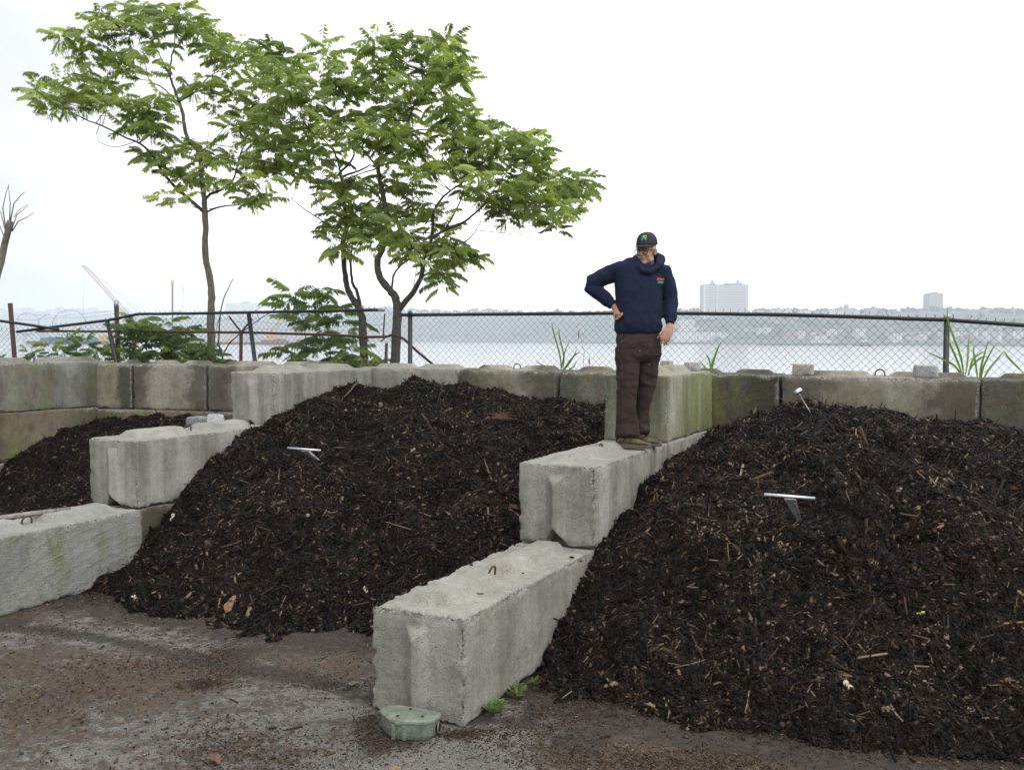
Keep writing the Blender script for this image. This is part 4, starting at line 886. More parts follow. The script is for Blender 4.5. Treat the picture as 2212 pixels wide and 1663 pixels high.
V = np.array(V); K = len(prof); N_ = len(pxs)
nz = fbm(V*np.array([1, 1, 0]), .012, 5, 4); V[:, 2] += np.where(V[:, 2] > 8, nz*9, 0)
I = np.arange(N_*K).reshape(N_, K); hf = np.stack([I[:-1, :-1].ravel(), I[1:, :-1].ravel(), I[1:, 1:].ravel(), I[:-1, 1:].ravel()], 1)
tag(np_mesh('hills', V, hf, hill_mat(), smooth=True), 'hazy wooded bluff across the river', None, kind='structure')
# the wood along the ridge and on the slope
rs = np.random.default_rng(5); Vt = []; Ft = []
def blob(c, rx, rz, seed):
    b = sum(len(v) for v in Vt); n1, n2 = 7, 9
    th = np.linspace(0, math.pi, n1)[:, None]; ph = np.linspace(0, 2*math.pi, n2, endpoint=False)[None]
    P = np.stack([np.sin(th)*np.cos(ph), np.sin(th)*np.sin(ph), np.cos(th)*np.ones_like(ph)], -1).reshape(-1, 3)
    P *= (1+.34*rs.normal(size=(len(P), 1)).clip(-1, 1)); Vt.append(P*np.array([rx, rx, rz])+np.array(c))
    for i in range(n1-1):
        for j in range(n2):
            a = b+i*n2+j; a2 = b+i*n2+(j+1) % n2; Ft.append((a, a+n2, a2+n2, a2))
for k in range(560):
    px = rs.uniform(760, 2300) if k < 470 else rs.uniform(-60, 760); Y0 = shoreY(px); u = rs.random()
    if u < .5: Y = Y0+rs.uniform(270, 330); z = ridge_z(px, Y0+300)
    else: Y = Y0+rs.uniform(70, 260); z = np.interp(Y-Y0, [a for a, b in prof[2:9]], [b for a, b in prof[2:9]])*ridge_z(px, Y0+300)
    big = rs.uniform(2.2, 5.5)*(1 if px > 1600 or rs.random() < .3 else .7)*(1.0 if Y0 < 2000 else 1.2)
    x = at(px, 735, Y0).x*(Y/Y0)
    for q in range(4): blob((x+rs.normal()*big*.9, Y+rs.normal()*big, z+big*.35+rs.normal()*big*.25), big*rs.uniform(.6, 1.1), big*rs.uniform(.5, .9), 0)
def far_leaf():
    m, n, p, o = mat('far_foliage'); n.links.new(ramp(n, noise(n, coords(n, rand=False), .5, 3), [(.3, (.02, .032, .018)), (.7, (.06, .08, .04))]), p.inputs['Base Color']); p.inputs['Roughness'].default_value = 1; return m
tag(np_mesh('far_wood', np.concatenate(Vt), Ft, far_leaf()), 'hazy treeline on the bluff across the river', 'wood', kind='stuff')
def facade(name, wall, win=(.16, .17, .18), fx=3.4, fz_=3.0, band=False):
    m, n, p, o = mat(name); t = n.nodes.new('ShaderNodeTexCoord'); s = n.nodes.new('ShaderNodeSeparateXYZ'); n.links.new(t.outputs['Object'], s.inputs[0])
    u = mth(n, 'FRACT', mth(n, 'DIVIDE', mth(n, 'ADD', s.outputs['X'], s.outputs['Y']), fx)); w = mth(n, 'FRACT', mth(n, 'DIVIDE', s.outputs['Z'], fz_))
    a = mth(n, 'LESS_THAN', mth(n, 'ABSOLUTE', mth(n, 'SUBTRACT', u, .5)), .5 if band else .27); b = mth(n, 'LESS_THAN', mth(n, 'ABSOLUTE', mth(n, 'SUBTRACT', w, .5)), .27)
    n.links.new(mixc(n, mth(n, 'MULTIPLY', a, b), wall, win), p.inputs['Base Color']); p.inputs['Roughness'].default_value = .8; return m
FM = [facade('pale_facade', (.50, .48, .44)), facade('brick_facade', (.24, .15, .12)), facade('grey_facade', (.28, .28, .28)), facade('dark_facade', (.12, .12, .13)), facade('white_facade', (.52, .52, .50), fx=5), facade('banded_facade', (.46, .44, .40), band=True)]
roofm = flat('far_roof', (.10, .09, .09), .9, 0, 1, .2, 0)
def bldg(label, x0, x1, yt, Y, base, fm, dep=22, extras=(), pitched=False, cat='building', group='buildings across the river', h2=None):
    a = at(x0, 735, Y); b = at(x1, 735, Y); top = at((x0+x1)/2, yt, Y).z; w = b.x-a.x
    o = empty('far_building', ((a.x+b.x)/2, Y, base), 0, label, cat, group); mb = MB(); h = top-base
    mb.box((0, dep/2, h/2), (w, dep, h)); mb.build('wall', FM[fm], o)
    rb = MB()
    if pitched: rb.add([(-w*.53, -1, h), (w*.53, -1, h), (w*.53, dep+1, h), (-w*.53, dep+1, h), (-w*.53, dep/2, h+w*.22), (w*.53, dep/2, h+w*.22)], [(0, 1, 5, 4), (2, 3, 4, 5), (0, 4, 3), (1, 2, 5), (3, 2, 1, 0)])
    else:
        rb.box((0, dep/2, h+.35), (w*1.015, dep*1.02, .7)); rb.box((w*.12, dep*.5, h+1.9), (w*.22, dep*.4, 2.6))
    rb.build('roof', roofm, o)
    for (ex, ew, ez, eh, em) in extras:
        e = MB(); e.box((ex*w, -.7 if ez+eh/2 < h else dep/2, ez+eh/2), (ew*w, 1.8 if ez+eh/2 < h else dep*.4, eh)); e.build('stair_tower' if ez+eh/2 < h else 'roof_tank', FM[em], o)
    return o
Yb = 1750
bt = ridge_z(1566, Yb)-12; hh = at(1566, 615, Yb).z-bt
bldg('wide slab apartment tower rising over the bluff, right of the man', 1517, 1615, 615.5, Yb, bt, 5, 30, [(-.47, .06, 0, hh-1, 4), (.47, .06, 0, hh-1, 4), (-.18, .05, 0, hh-1, 0), (-.26, .10, hh, 4.5, 2), (.32, .14, hh, 4.5, 2), (-.26, .02, hh+4, 5, 2), (.30, .02, hh+4, 6, 2)], group='tower blocks across the river')
Yb = 1650; bt = ridge_z(2020, Yb)-12; hh = at(2020, 635, Yb).z-bt
bldg('narrow grey tower block standing alone on the bluff at far right', 2006, 2035.5, 634.5, Yb, bt, 2, 26, [(0, .5, hh, 3, 2)], group='tower blocks across the river')
Yb = 3300; bt = ridge_z(520, Yb)-25
bldg('pale wide apartment slab on the left skyline by the crooked dead stick', 487, 558, 655, Yb, bt, 4, 40, [(-.3, .05, 0, 60, 2), (.05, .05, 0, 60, 2), (.3, .05, 0, 60, 2), (.1, .2, at(520, 655, Yb).z-bt, 6, 0)], group='tower blocks across the river')
# twin-domed church
Yc = 1650; zc = ridge_z(1827, Yc)-3; ch = empty('far_church', (at(1827, 735, Yc).x, Yc, zc), 0, 'church with a big dome and a small tower on the bluff', 'church')
hm = at(1827, 665, Yc).z-zc; wch = 17*Yc/2058.8
mb = MB(); mb.box((0, 8, hm/2), (wch*1.7, 16, hm)); mb.build('wall', FM[2], ch)
def dome(px, py0, py1, wpx, nm):
    x = at(px, 735, Yc).x-ch.location.x; z0 = at(px, py0, Yc).z-zc-3; z1 = at(px, py1, Yc).z-zc; r_ = wpx*Yc/2058.8/2; H = z1-z0
    mb = MB(); mb.tube([(x, 6, z0-6), (x, 6, z0+H*.35), (x, 6, z0+H*.38), (x, 6, z0+H*.52), (x, 6, z0+H*.66), (x, 6, z0+H*.74), (x, 6, z0+H*.76), (x, 6, z0+H*.86), (x, 6, z1)], [r_, r_, r_*1.08, r_*.95, r_*.6, r_*.25, r_*.16, r_*.16, .1], 12); mb.build(nm, FM[2], ch, True)
dome(1829, 666, 651, 11, 'dome'); dome(1817.5, 666, 656, 6, 'bell_tower')
rsx = random.Random(3); 
looks = ['pale', 'brick', 'grey', 'dark', 'white', 'banded']
for k in range(30):      # city skyline far to the left
    x0 = -20+k*10+rsx.uniform(-3, 3); w = rsx.uniform(8, 17); yt = rsx.choice([666, 668, 669, 670, 671, 672, 674, 676]) if k % 7 else 664
    bldg('hazy apartment block on the distant left skyline', x0, x0+w, yt+1.5, 3900+rsx.uniform(-60, 60), 0, rsx.choice([0, 2, 2, 3, 5]), 40, group='skyline blocks')
for k, (x0, x1, yt) in enumerate([(346, 360, 675), (372, 392, 671), (398, 420, 676), (432, 448, 675), (462, 474, 672), (474, 486, 675), (560, 584, 673), (590, 612, 677), (640, 668, 674), (690, 716, 672), (736, 752, 665), (760, 790, 660), (792, 818, 664), (822, 850, 662), (856, 874, 668), (900, 926, 669), (948, 972, 671), (1000, 1016, 673)]):
    Y = shoreY(x0)+320; bldg('hazy low building on the middle skyline', x0, x1, yt+1, Y, ridge_z(x0, Y)-25, rsx.choice([0, 2, 4, 5]), 30, group='middle skyline buildings')
# low houses and blocks down the bluff on the right
grp = 'houses on the right bluff'
for k in range(56):
    px = rsx.uniform(1470, 2230); Y0 = shoreY(px); lvl = rsx.random()
    if k < 20: Y = Y0+rsx.uniform(255, 285); z = ridge_z(px, Y0+300)-4; hgt = rsx.uniform(6, 10); px = 1640+k*29+rsx.uniform(-8, 8)
    else: Y = Y0+rsx.uniform(20, 130); z = np.interp(Y-Y0, [a for a, b in prof[2:9]], [b for a, b in prof[2:9]])*ridge_z(px, Y0+300)-1; hgt = rsx.uniform(7, 17)
    w = rsx.uniform(9, 30); top = z+hgt; yt = 739-(top-2.134)/Y*2058.8
    bldg('small hazy house or block on the wooded bluff at right', px, px+w, yt, Y, z-3, rsx.choice([0, 0, 1, 4, 4, 2]), 14, group=grp, pitched=rsx.random() < .35 and w < 16)
bldg('long low white riverside building behind the man\'s hand, at the water\'s edge', 1460, 1562, 717, shoreY(1510)+22, 0, 4, 30, group=None)
bldg('tall pale riverside apartment building behind the mesh right of the man', 1468, 1500, 690, shoreY(1490)+60, 0, 0, 24, group=None)
bldg('pair-roofed white shed on the riverbank behind the mesh at right', 2040, 2085, 716, shoreY(2060)+40, 0, 4, 24, group=None, pitched=True)
# pier, boat, barges, crane
def hull(name, label, px0, px1, Y, h, m_, dk, extra=(), cat='barge', grp_='work barges on the river', dep=14):
    a = at(px0, 740, Y).x; b = at(px1, 740, Y).x; w = b-a; o = empty(name, ((a+b)/2, Y, -3.5), 0, label, cat, grp_); mb = MB()
    mb.add([(-w/2, -dep/2, h), (w/2, -dep/2, h), (w/2, dep/2, h), (-w/2, dep/2, h), (-w/2+h*.9, -dep/2, -.6), (w/2-h*.9, -dep/2, -.6), (w/2-h*.9, dep/2, -.6), (-w/2+h*.9, dep/2, -.6)], [(0, 1, 2, 3), (7, 6, 5, 4), (4, 5, 1, 0), (6, 7, 3, 2), (5, 6, 2, 1), (7, 4, 0, 3)])
    mb.build('hull', m_, o)
    d_ = MB(); d_.box((0, 0, h+.25), (w*.99, dep*.96, .5)); d_.build('deck', dk, o)
    for (ex, ew, eh, em, nm) in extra:
        e = MB(); e.box((ex*w, 0, h+.5+eh/2), (ew*w, dep*.5, eh)); e.box((ex*w+ew*w*.2, 0, h+.5+eh+.5), (ew*w*.4, dep*.4, 1)); e.build(nm, em, o)
    return o
cb = flat('barge_blue', (.03, .07, .26), .6, 0, .3, .2, 0); cy = flat('machine_yellow', (.62, .36, .03), .6, 0, .5, .2, 0); crd = flat('barge_red', (.30, .035, .03), .6, 0, .3, .2, 0); cdk = flat('hull_dark', (.04, .045, .05), .6, 0, .5, .2, 0); cw = flat('boat_white', (.7, .7, .7), .6, 0, .5, .1, 0)
YB = 960
hull('barge', 'dark barge loaded with blue containers and yellow machines, below the crane', 62, 262, YB, 2.6, cdk, cdk, [(-.28, .16, 3.2, cb, 'container'), (-.08, .22, 3.6, cb, 'container'), (.14, .2, 3.2, cb, 'container'), (.32, .10, 5.5, cy, 'machine'), (.43, .06, 3.0, cy, 'machine')])
hull('barge', 'dark barge with a flat yellow deck strip behind the slim trunk', 392, 540, YB+60, 2.4, cdk, cy, [(-.3, .1, 2.4, cw, 'cabin'), (.2, .12, 2, cy, 'machine')])
hull('barge', 'long barge with dull red cargo behind the bent fence', 546, 706, YB+40, 2.4, cdk, crd, [(-.2, .35, 2.2, crd, 'cargo'), (.25, .3, 2.6, crd, 'cargo')])
hull('ferry', 'small dark tugboat near the far shore at right', 1842, 1886, 1180, 2.0, cdk, cdk, [(.05, .4, 2.4, cdk, 'cabin'), (.1, .2, 5, cw, 'wheelhouse')], 'boat', None, 7)
hull('pier', 'long low dark pier along the far bank at right', 1640, 1830, 1300, 3.2, cdk, FM[2], [(.2, .3, 2.5, FM[0], 'shed')], 'pier', None)
def lattice(mb, a, b, w, n_, r_):
    d_ = (b-a).normalized(); s = d_.cross(Vector((0, 1, 0))).normalized()*w/2; t = Vector((0, w/2, 0)); cs = [s+t, s-t, -s-t, -s+t]
    for c in cs: mb.tube([a+c*.6, a.lerp(b, .1)+c, a.lerp(b, .9)+c*.9, b+c*.3], r_, 4)
    for k in range(n_):
        p = a.lerp(b, k/n_); q = a.lerp(b, (k+1)/n_)
        for i in range(4): mb.tube([p+cs[i]*.9, q+cs[(i+1) % 4]*.9], r_*.55, 3)
cr_ = empty('crane', at(291, 741, YB), 0, 'pale lattice-boom crane leaning left above the barges', 'crane'); cl = cr_.location.copy()
tip = at(181, 574, YB)-cl; foot = at(286, 690, YB)-cl
mb = MB(); lattice(mb, foot, tip, 3.0, 22, .30); mb.tube([tip, tip+Vector((-2.5, 0, -1.5))], .6, 5); mb.build('boom', flat('crane_pale', (.52, .44, .30), .6, 0, 1, .15, 0), cr_)
mb = MB(); mb.box((1, 0, at(291, 702, YB).z-cl.z-1), (9, 6, 7)); mb.box((1, 0, 8), (5, 5, 20)); mb.build('cab', cy, cr_)
mb = MB(); bk = at(318, 690, YB)-cl
mb.tube([tip, bk], .13, 3); mb.tube([tip+Vector((1, 0, 0)), at(306, 672, YB)-cl], .13, 3); mb.build('boom_cable', cdk, cr_)
mb = MB(); hk = at(180, 690, YB)-cl; mb.tube([tip, hk], .09, 3); mb.build('hoist_cable', cdk, cr_)
for (px, yt, r_, m_, lb) in ((372.5, 605, .95, cdk, 'dark pile-driver mast with an orange head beyond the fence'), (395.5, 619, .6, cw, 'thin pale mast just right of the dark pile-driver mast')):
    e = empty('mast', at(px, 742, YB+20), 0, lb, 'mast'); t_ = at(px, yt, YB+20)-e.location
    mb = MB(); mb.tube([(0, 0, 0), t_*.93], r_, 8); mb.build('pole', m_, e)
    mb = MB(); mb.box(t_*.955, (2.6 if r_ > .7 else 1.5, 1.6, 4.5)); mb.tube([t_*.96, t_*1.03], .25, 4); mb.build('head', cy if r_ > .7 else cw, e)
e = empty('excavator_arm', at(600, 741, YB+40), 0, 'slanting yellow machine arm seen through the mesh by the broad sapling', 'crane'); l = e.location.copy()
mb = MB(); lattice(mb, at(584, 716, YB+40)-l, at(622, 683, YB+40)-l, 2.2, 8, .3); mb.build('boom', cy, e); mb = MB(); mb.box((-6, 0, 8), (9, 6, 7)); mb.build('cab', cy, e)

# ------------------------------------------------------------------ humid summer air over the river
hz = bpy.data.materials.new('haze_air'); hz.use_nodes = True; n = hz.node_tree; n.nodes.clear()
ho = n.nodes.new('ShaderNodeOutputMaterial'); hv = n.nodes.new('ShaderNodeVolumePrincipled')
hv.inputs['Color'].default_value = (.86, .93, 1.0, 1); hv.inputs['Density'].default_value = .00033; hv.inputs['Anisotropy'].default_value = .35
n.links.new(hv.outputs[0], ho.inputs['Volume'])
mb = MB(); mb.box((0, 2150, 60), (8600, 4900, 140)); tag(mb.build('haze', hz), 'thin pale summer haze', None, kind='stuff')

# ------------------------------------------------------------------ the man
PX = .001206
PO = atz(1374.4, 967.0, 1.234)
def z4(x, y, d=0): return Vector(((x-440)*PX, d, (1590-y)*PX))
def ell(mb, c, r_, M_=None, n1=12, n2=16):
    vs = []; fs = []
    for i in range(n1+1):
        t = math.pi*i/n1
        for j in range(n2):
            p = 2*math.pi*j/n2; v = Vector((r_[0]*math.sin(t)*math.cos(p), r_[1]*math.sin(t)*math.sin(p), r_[2]*math.cos(t)))
            if M_ is not None: v = M_ @ v
            vs.append(v+Vector(c))
    for i in range(n1):
        for j in range(n2): fs.append((i*n2+j, (i+1)*n2+j, (i+1)*n2+(j+1) % n2, i*n2+(j+1) % n2))
    mb.add(vs, fs)
def loft(mb, secs, n=20, pw=2.0):
    """secs: (centre, half width x, half depth y) stacked; rings lie in the plane across the path, x/y kept"""
    rings = []; C_ = [Vector(s[0]) for s in secs]
    for i, (c, a, b) in enumerate(secs):
        d_ = (C_[min(i+1, len(C_)-1)]-C_[max(i-1, 0)]).normalized()
        yv = Vector((0, 1, 0)); yv = (yv-d_*yv.dot(d_)).normalized(); xv = yv.cross(d_).normalized()
        r_ = []
        for k in range(n):
            t = 2*math.pi*k/n; cs, sn = math.cos(t), math.sin(t)
            r_.append(Vector(c)+xv*a*math.copysign(abs(cs)**(2/pw), cs)+yv*b*math.copysign(abs(sn)**(2/pw), sn))
        rings.append(r_)
    vs = [v for r_ in rings for v in r_]; fs = []
    for i in range(len(secs)-1):
        for k in range(n): fs.append((i*n+k, i*n+(k+1) % n, (i+1)*n+(k+1) % n, (i+1)*n+k))
    vs += [C_[0], C_[-1]]; a, b = len(vs)-2, len(vs)-1; m = (len(secs)-1)*n
    for k in range(n): fs.append((a, (k+1) % n, k)); fs.append((b, m+k, m+(k+1) % n))
    mb.add(vs, fs)
def fuse(mb, voxel, it=4, fac=.5):
    me = bpy.data.meshes.new('t'); me.from_pydata(mb.v, [], mb.f); me.update(); o = bpy.data.objects.new('t', me); col.objects.link(o)
    m = o.modifiers.new('r', 'REMESH'); m.mode = 'VOXEL'; m.voxel_size = voxel
    if it: s = o.modifiers.new('s', 'SMOOTH'); s.iterations = it; s.factor = fac
    dg = bpy.context.evaluated_depsgraph_get(); ev = o.evaluated_get(dg).to_mesh()
    V = np.zeros(len(ev.vertices)*3); ev.vertices.foreach_get('co', V); N = np.zeros(len(ev.vertices)*3); ev.vertices.foreach_get('normal', N)
    F_ = [tuple(p.vertices) for p in ev.polygons]
    o.evaluated_get(dg).to_mesh_clear(); bpy.data.objects.remove(o); bpy.data.meshes.remove(me)
    F_ = np.array([f if len(f) == 4 else (f+(f[-1],))[:4] for f in F_])
    return V.reshape(-1, 3), F_, N.reshape(-1, 3)
person = bpy.data.objects.new('tmp', None)
def skin_mat():
    m, n, p, o = mat('skin'); v = coords(n, rand=False)
    f = noise(n, v, 60, 4, .6); c = ramp(n, f, [(.3, (.27, .125, .08)), (.7, (.42, .22, .145))])
    a = nd(n, 'ShaderNodeAttribute', attribute_name='beard')
    st = ramp(n, noise(n, v, 420, 2, .7), [(.35, (.27, .19, .145)), (.65, (.46, .38, .33))])
    n.links.new(mixc(n, a.outputs['Fac'], c, st), p.inputs['Base Color']); p.inputs['Roughness'].default_value = .55
    p.inputs['Subsurface Weight'].default_value = .08; p.inputs['Subsurface Scale'].default_value = .01
    bump(n, p, noise(n, v, 180, 3), .25, .002); return m
def cloth(name, c, var=.18, sc=6, bs=.5, rough=.92):
    m, n, p, o = mat(name); v = coords(n, rand=False)
    f = noise(n, v, sc, 5, .6); fi = noise(n, v, 380, 2, .5)
    c_ = ramp(n, f, [(.3, tuple(x*(1-var) for x in c)), (.7, tuple(x*(1+var) for x in c))])
    c_ = mixc(n, .4, c_, ramp(n, fi, [(.3, (.65, .65, .65)), (.7, (1.3, 1.3, 1.3))]), 'MULTIPLY')
    n.links.new(c_, p.inputs['Base Color']); p.inputs['Roughness'].default_value = rough; p.inputs['Specular IOR Level'].default_value = .2
    
    bump(n, p, mth(n, 'ADD', fi, mth(n, 'MULTIPLY', noise(n, coords(n, (14, 14, 30), rand=False), 1, 4, .6), 2.5)), bs, .004); return m
M['skin'] = skin_mat(); M['navy'] = cloth('navy_fleece', (.0105, .0165, .038)); M['brown_canvas'] = cloth('brown_canvas', (.041, .0275, .0235), .25, 5, .7)
M['capcloth'] = cloth('charcoal_cap', (.032, .037, .048), .12, 20, .3); M['shoe'] = cloth('olive_suede', (.115, .088, .045), .3, 30, .4); M['sole'] = flat('rubber_sole', (.105, .09, .065), .85, 0, 80, .25, .2)
M['shoe_trim'] = cloth('shoe_trim', (.045, .038, .028), .2, 30, .3); M['blackfr'] = flat('dark_frame', (.02, .014, .01), .3, 0, 20, .1, 0)
M['greyhair'] = flat('grey_hair', (.42, .40, .37), .8, 0, 300, .35, .5); M['lime'] = flat('lime_thread', (.45, .85, .04), .7, 0, 100, .1, .1); M['skyb'] = flat('light_blue_thread', (.12, .45, .66), .7, 0, 100, .1, .1)
M['orange'] = flat('orange_thread', (.75, .16, .04), .7, 0, 100, .1, .1); M['green_t'] = flat('green_thread', (.10, .45, .14), .7, 0, 100, .1, .1)

# joints, in metres from the point between the shoes
SHL, ELL, WRL = z4(322, 352, .07), z4(112, 448, .16), z4(272, 597, .05)
SHR, ELR, WRR = z4(622, 372, .05), z4(676, 560, .06), z4(658, 722, -.05)
NECK = z4(505, 300, .06); HEAD = z4(497, 224, .03)
HYAW = R(-33); HM = Matrix.Rotation(HYAW, 3, 'Z') @ Matrix.Rotation(R(7), 3, 'X')
def hd(x, y, z): return HEAD+HM @ Vector((x, y, z))
b = MB()
# torso and limbs under the clothes
loft(b, [(z4(452, 900, .06), .13, .10), (z4(452, 800, .05), .145, .105), (z4(460, 600, .05), .14, .10), (z4(470, 430, .06), .16, .10), (z4(485, 350, .06), .13, .085), (z4(500, 310, .06), .06, .055), (hd(0, .012, -.10), .058, .060), (hd(0, .012, -.03), .055, .060)])
for pts in ([(SHL, .05), (ELL, .038), (WRL, .028)], [(SHR, .05), (ELR, .038), (WRR, .028)]): b.tube([p for p, r_ in pts], [r_ for p, r_ in pts], 12)
b.tube([z4(470, 370, .06), SHL], .05, 12); b.tube([z4(530, 370, .06), SHR], .05, 12)
for pts in ([(z4(395, 880, .04), .07), (z4(375, 1180, .02), .052), (z4(372, 1470, .03), .04), (z4(372, 1540, .02), .04)], [(z4(520, 880, .08), .07), (z4(505, 1170, .13), .052), (z4(485, 1460, .17), .04), (z4(485, 1530, .16), .04)]): b.tube([p for p, r_ in pts], [r_ for p, r_ in pts], 12)
# head
ell(b, hd(0, .018, .035), (.077, .098, .098), HM); ell(b, hd(0, -.020, -.040), (.064, .072, .072), HM); ell(b, hd(0, -.062, -.088), (.036, .030, .026), HM)
ell(b, hd(0, -.02, -.075), (.055, .055, .035), HM)
for s in (-1, 1):
    ell(b, hd(s*.034, -.066, -.028), (.026, .020, .022), HM); ell(b, hd(s*.030, -.076, .030), (.026, .014, .010), HM)
    E2 = HM @ Matrix.Rotation(s*R(-22), 3, 'Z'); ell(b, hd(s*.082, .012, -.004), (.007, .020, .032), E2); ell(b, hd(s*.078, .006, -.024), (.010, .012, .014), HM)
    ell(b, hd(s*.011, -.104, -.026), (.009, .010, .008), HM)
    ell(b, hd(s*.052, -.012, -.070), (.018, .035, .028), HM)
b.tube([hd(0, -.084, .020), hd(0, -.098, .0), hd(0, -.110, -.016), hd(0, -.106, -.028)], [.010, .011, .013, .010], 10)
ell(b, hd(0, -.088, -.056), (.025, .010, .006), HM); ell(b, hd(0, -.086, -.067), (.021, .010, .006), HM)
# hands
def finger(pts, r0):
    n_ = len(pts); b.tube(pts, [r0*(1-.22*i/(n_-1)) for i in range(n_)], 10); ell(b, pts[-1], (r0*.78,)*3, None, 6, 8)
HR = lambda x, y, d=-.115: z4(x-(y-740)*.06, y, d)
loft(b, [(WRR, .026, .020), (HR(654, 750, -.085), .030, .018), (HR(645, 775, -.10), .040, .016), (HR(637, 797, -.108), .042, .015), (HR(633, 808, -.108), .038, .012)])
for (x0, y0, x1, y1, x2, y2, x3, y3, r_) in ((612, 795, 604, 825, 601, 848, 602, 868, .0092), (628, 800, 621, 835, 619, 858, 621, 878, .0095), (643, 800, 638, 832, 636, 853, 636, 871, .0090), (657, 793, 655, 820, 652, 836, 649, 850, .0080)):
    finger([HR(x0, y0), HR(x1, y1, -.122), HR(x2, y2, -.118), HR(x3, y3, -.106)], r_)
finger([HR(628, 758, -.095), HR(604, 785, -.115), HR(587, 806, -.115), HR(574, 826, -.100)], .0105)
HL = lambda x, y, d=-.02: z4(x, y, d)
loft(b, [(WRL, .026, .022), (HL(290, 620, .02), .030, .022), (HL(305, 640, -.01), .036, .020), (HL(312, 660, -.03), .036, .018), (HL(312, 668, -.035), .030, .014)])
for k, (x, y, dd_) in enumerate(((330, 655, -.055), (323, 668, -.050), (311, 678, -.042), (297, 682, -.030))):
    finger([HL(x-8, y-14, dd_+.02), HL(x, y+2, dd_-.012), HL(x-13, y+18, dd_-.022), HL(x-30+k*2, y+20-k*2, dd_-.004)], .0092-.0004*k)
finger([HL(292, 618, .0), HL(282, 640, -.035), HL(274, 662, -.05), HL(272, 680, -.045)], .0098)
V, F_, N = fuse(b, .0042, 3, .5)
# face details pushed into the surface: eye sockets, mouth line; beard shading attribute from head-frame position
Hi = np.array(HM.inverted()); q = (V-np.array(HEAD))@Hi.T
for s in (-1, 1):
    g = np.exp(-(((q[:, 0]-s*.031)/.017)**2+((q[:, 2]-.010)/.012)**2))*(q[:, 1] < -.03); V -= N*(g*.008)[:, None]
g = np.exp(-((q[:, 2]+.0612)/.0026)**2)*np.exp(-(q[:, 0]/.026)**4)*(q[:, 1] < -.04); V -= N*(g*.004)[:, None]
beard = np.clip((-.030-q[:, 2]-.25*np.clip(q[:, 1]+.06, -.02, .1))/.016, 0, 1)*np.clip((q[:, 2]+.135)/.02, 0, 1)*(q[:, 1] < .03)
beard *= 1-np.exp(-(((q[:, 0])/.024)**4+((q[:, 2]+.062)/.010)**4))
beard = np.clip(beard*(.72+.12*fbm(V, 80, 4, 3)), 0, .85)
beard[np.linalg.norm(q, axis=1) > .2] = 0
beard = np.maximum(beard, .9*np.exp(-(((q[:, 2]+.044)/.008)**4+(q[:, 0]/.032)**4))*(q[:, 1] < -.06))
bpy.data.objects.remove(person)
person = np_mesh('person', V, F_, M['skin'], smooth=True, attrs={'beard': beard}, loc=PO)
tag(person, 'man in navy hoodie, brown trousers and dark cap standing on a block, hand on hip', 'person')
# trousers
b = MB()
loft(b, [(z4(452, 772, .05), .170, .130), (z4(452, 810, .05), .180, .140), (z4(452, 870, .05), .186, .148), (z4(454, 930, .05), .188, .142), (z4(455, 955, .06), .170, .115)], 28, 2.3)
loft(b, [(z4(383, 860, .04), .098, .120), (z4(379, 960, .03), .099, .112), (z4(377, 1060, .015), .090, .098), (z4(374, 1150, .0), .081, .090), (z4(369, 1230, .01), .076, .084), (z4(374, 1320, .025), .080, .088), (z4(377, 1420, .03), .080, .090), (z4(378, 1480, .025), .083, .096), (z4(376, 1512, .015), .084, .102)], 24, 2.2)
loft(b, [(z4(525, 860, .07), .098, .122), (z4(522, 960, .08), .100, .115), (z4(520, 1060, .09), .086, .098), (z4(516, 1150, .10), .074, .088), (z4(505, 1230, .12), .068, .082), (z4(491, 1320, .15), .064, .080), (z4(482, 1420, .16), .066, .082), (z4(484, 1480, .16), .068, .088), (z4(486, 1504, .15), .068, .092)], 24, 2.2)
V, F_, N = fuse(b, .0095, 5, .5)
low = np.clip((.38-V[:, 2])/.25, 0, 1); knee = np.exp(-((V[:, 2]-.52)/.16)**2); hip = np.exp(-((V[:, 2]-.80)/.12)**2)
w1 = 1-np.abs(fbm(V@np.array([[1.1, 0, .8], [0, .9, .5], [-.7, .3, 1.7]])+.25*np.c_[vnoise(V, 4, 61), vnoise(V, 4, 62), vnoise(V, 4, 63)]*.3, 6.5, 3, 4))*2.6
w2 = 1-np.abs(fbm(V*np.array([2.6, 2.0, .9]), 6.5, 8, 3))*2.4
V += N*((.011*low+.009*knee+.009*hip+.003)*w1+.009*w2*(.4+low))[:, None]
trs = np_mesh('trousers', V, F_, M['brown_canvas'], person, True)
st = MB()
BVt = BVHTree.FromPolygons([Vector(v) for v in V], [tuple(int(i) for i in f) for f in F_])
def onto(bv, x, y, off=.0015):
    r_ = bv.ray_cast(z4(x, y, -1.0), Vector((0, 1, 0))); return r_[0]+Vector((0, -off, 0)) if r_[0] else z4(x, y, -.1)
def seam(bv, pts, rad=.0012):
    P_ = []
    for a, c in zip(pts, pts[1:]):
        for k in range(8): P_.append(onto(bv, a[0]+(c[0]-a[0])*k/8, a[1]+(c[1]-a[1])*k/8))
    st.tube(P_, rad, 4)
for s in ([(330, 905), (450, 912), (446, 1000), (440, 1080)], [(318, 790), (322, 850), (345, 842), (372, 815), (382, 785)], [(512, 800), (514, 880), (500, 925)], [(528, 800), (530, 870), (515, 920)], [(330, 905), (322, 1080), (312, 1200)], [(312, 1225), (440, 1235)], [(560, 940), (603, 940)], [(440, 1080), (437, 1235)], [(560, 800), (585, 850), (602, 860)], [(560, 940), (552, 1080)]): seam(BVt, s)
st.build('stitching', flat('thread', (.10, .06, .055), .8, 0, 50, .2, 0), trs)
rv = MB()
for x, y in ((448, 912), (569, 937), (522, 1008), (326, 852)): ell(rv, onto(BVt, x, y, .001), (.0045, .002, .0045), None, 5, 8)
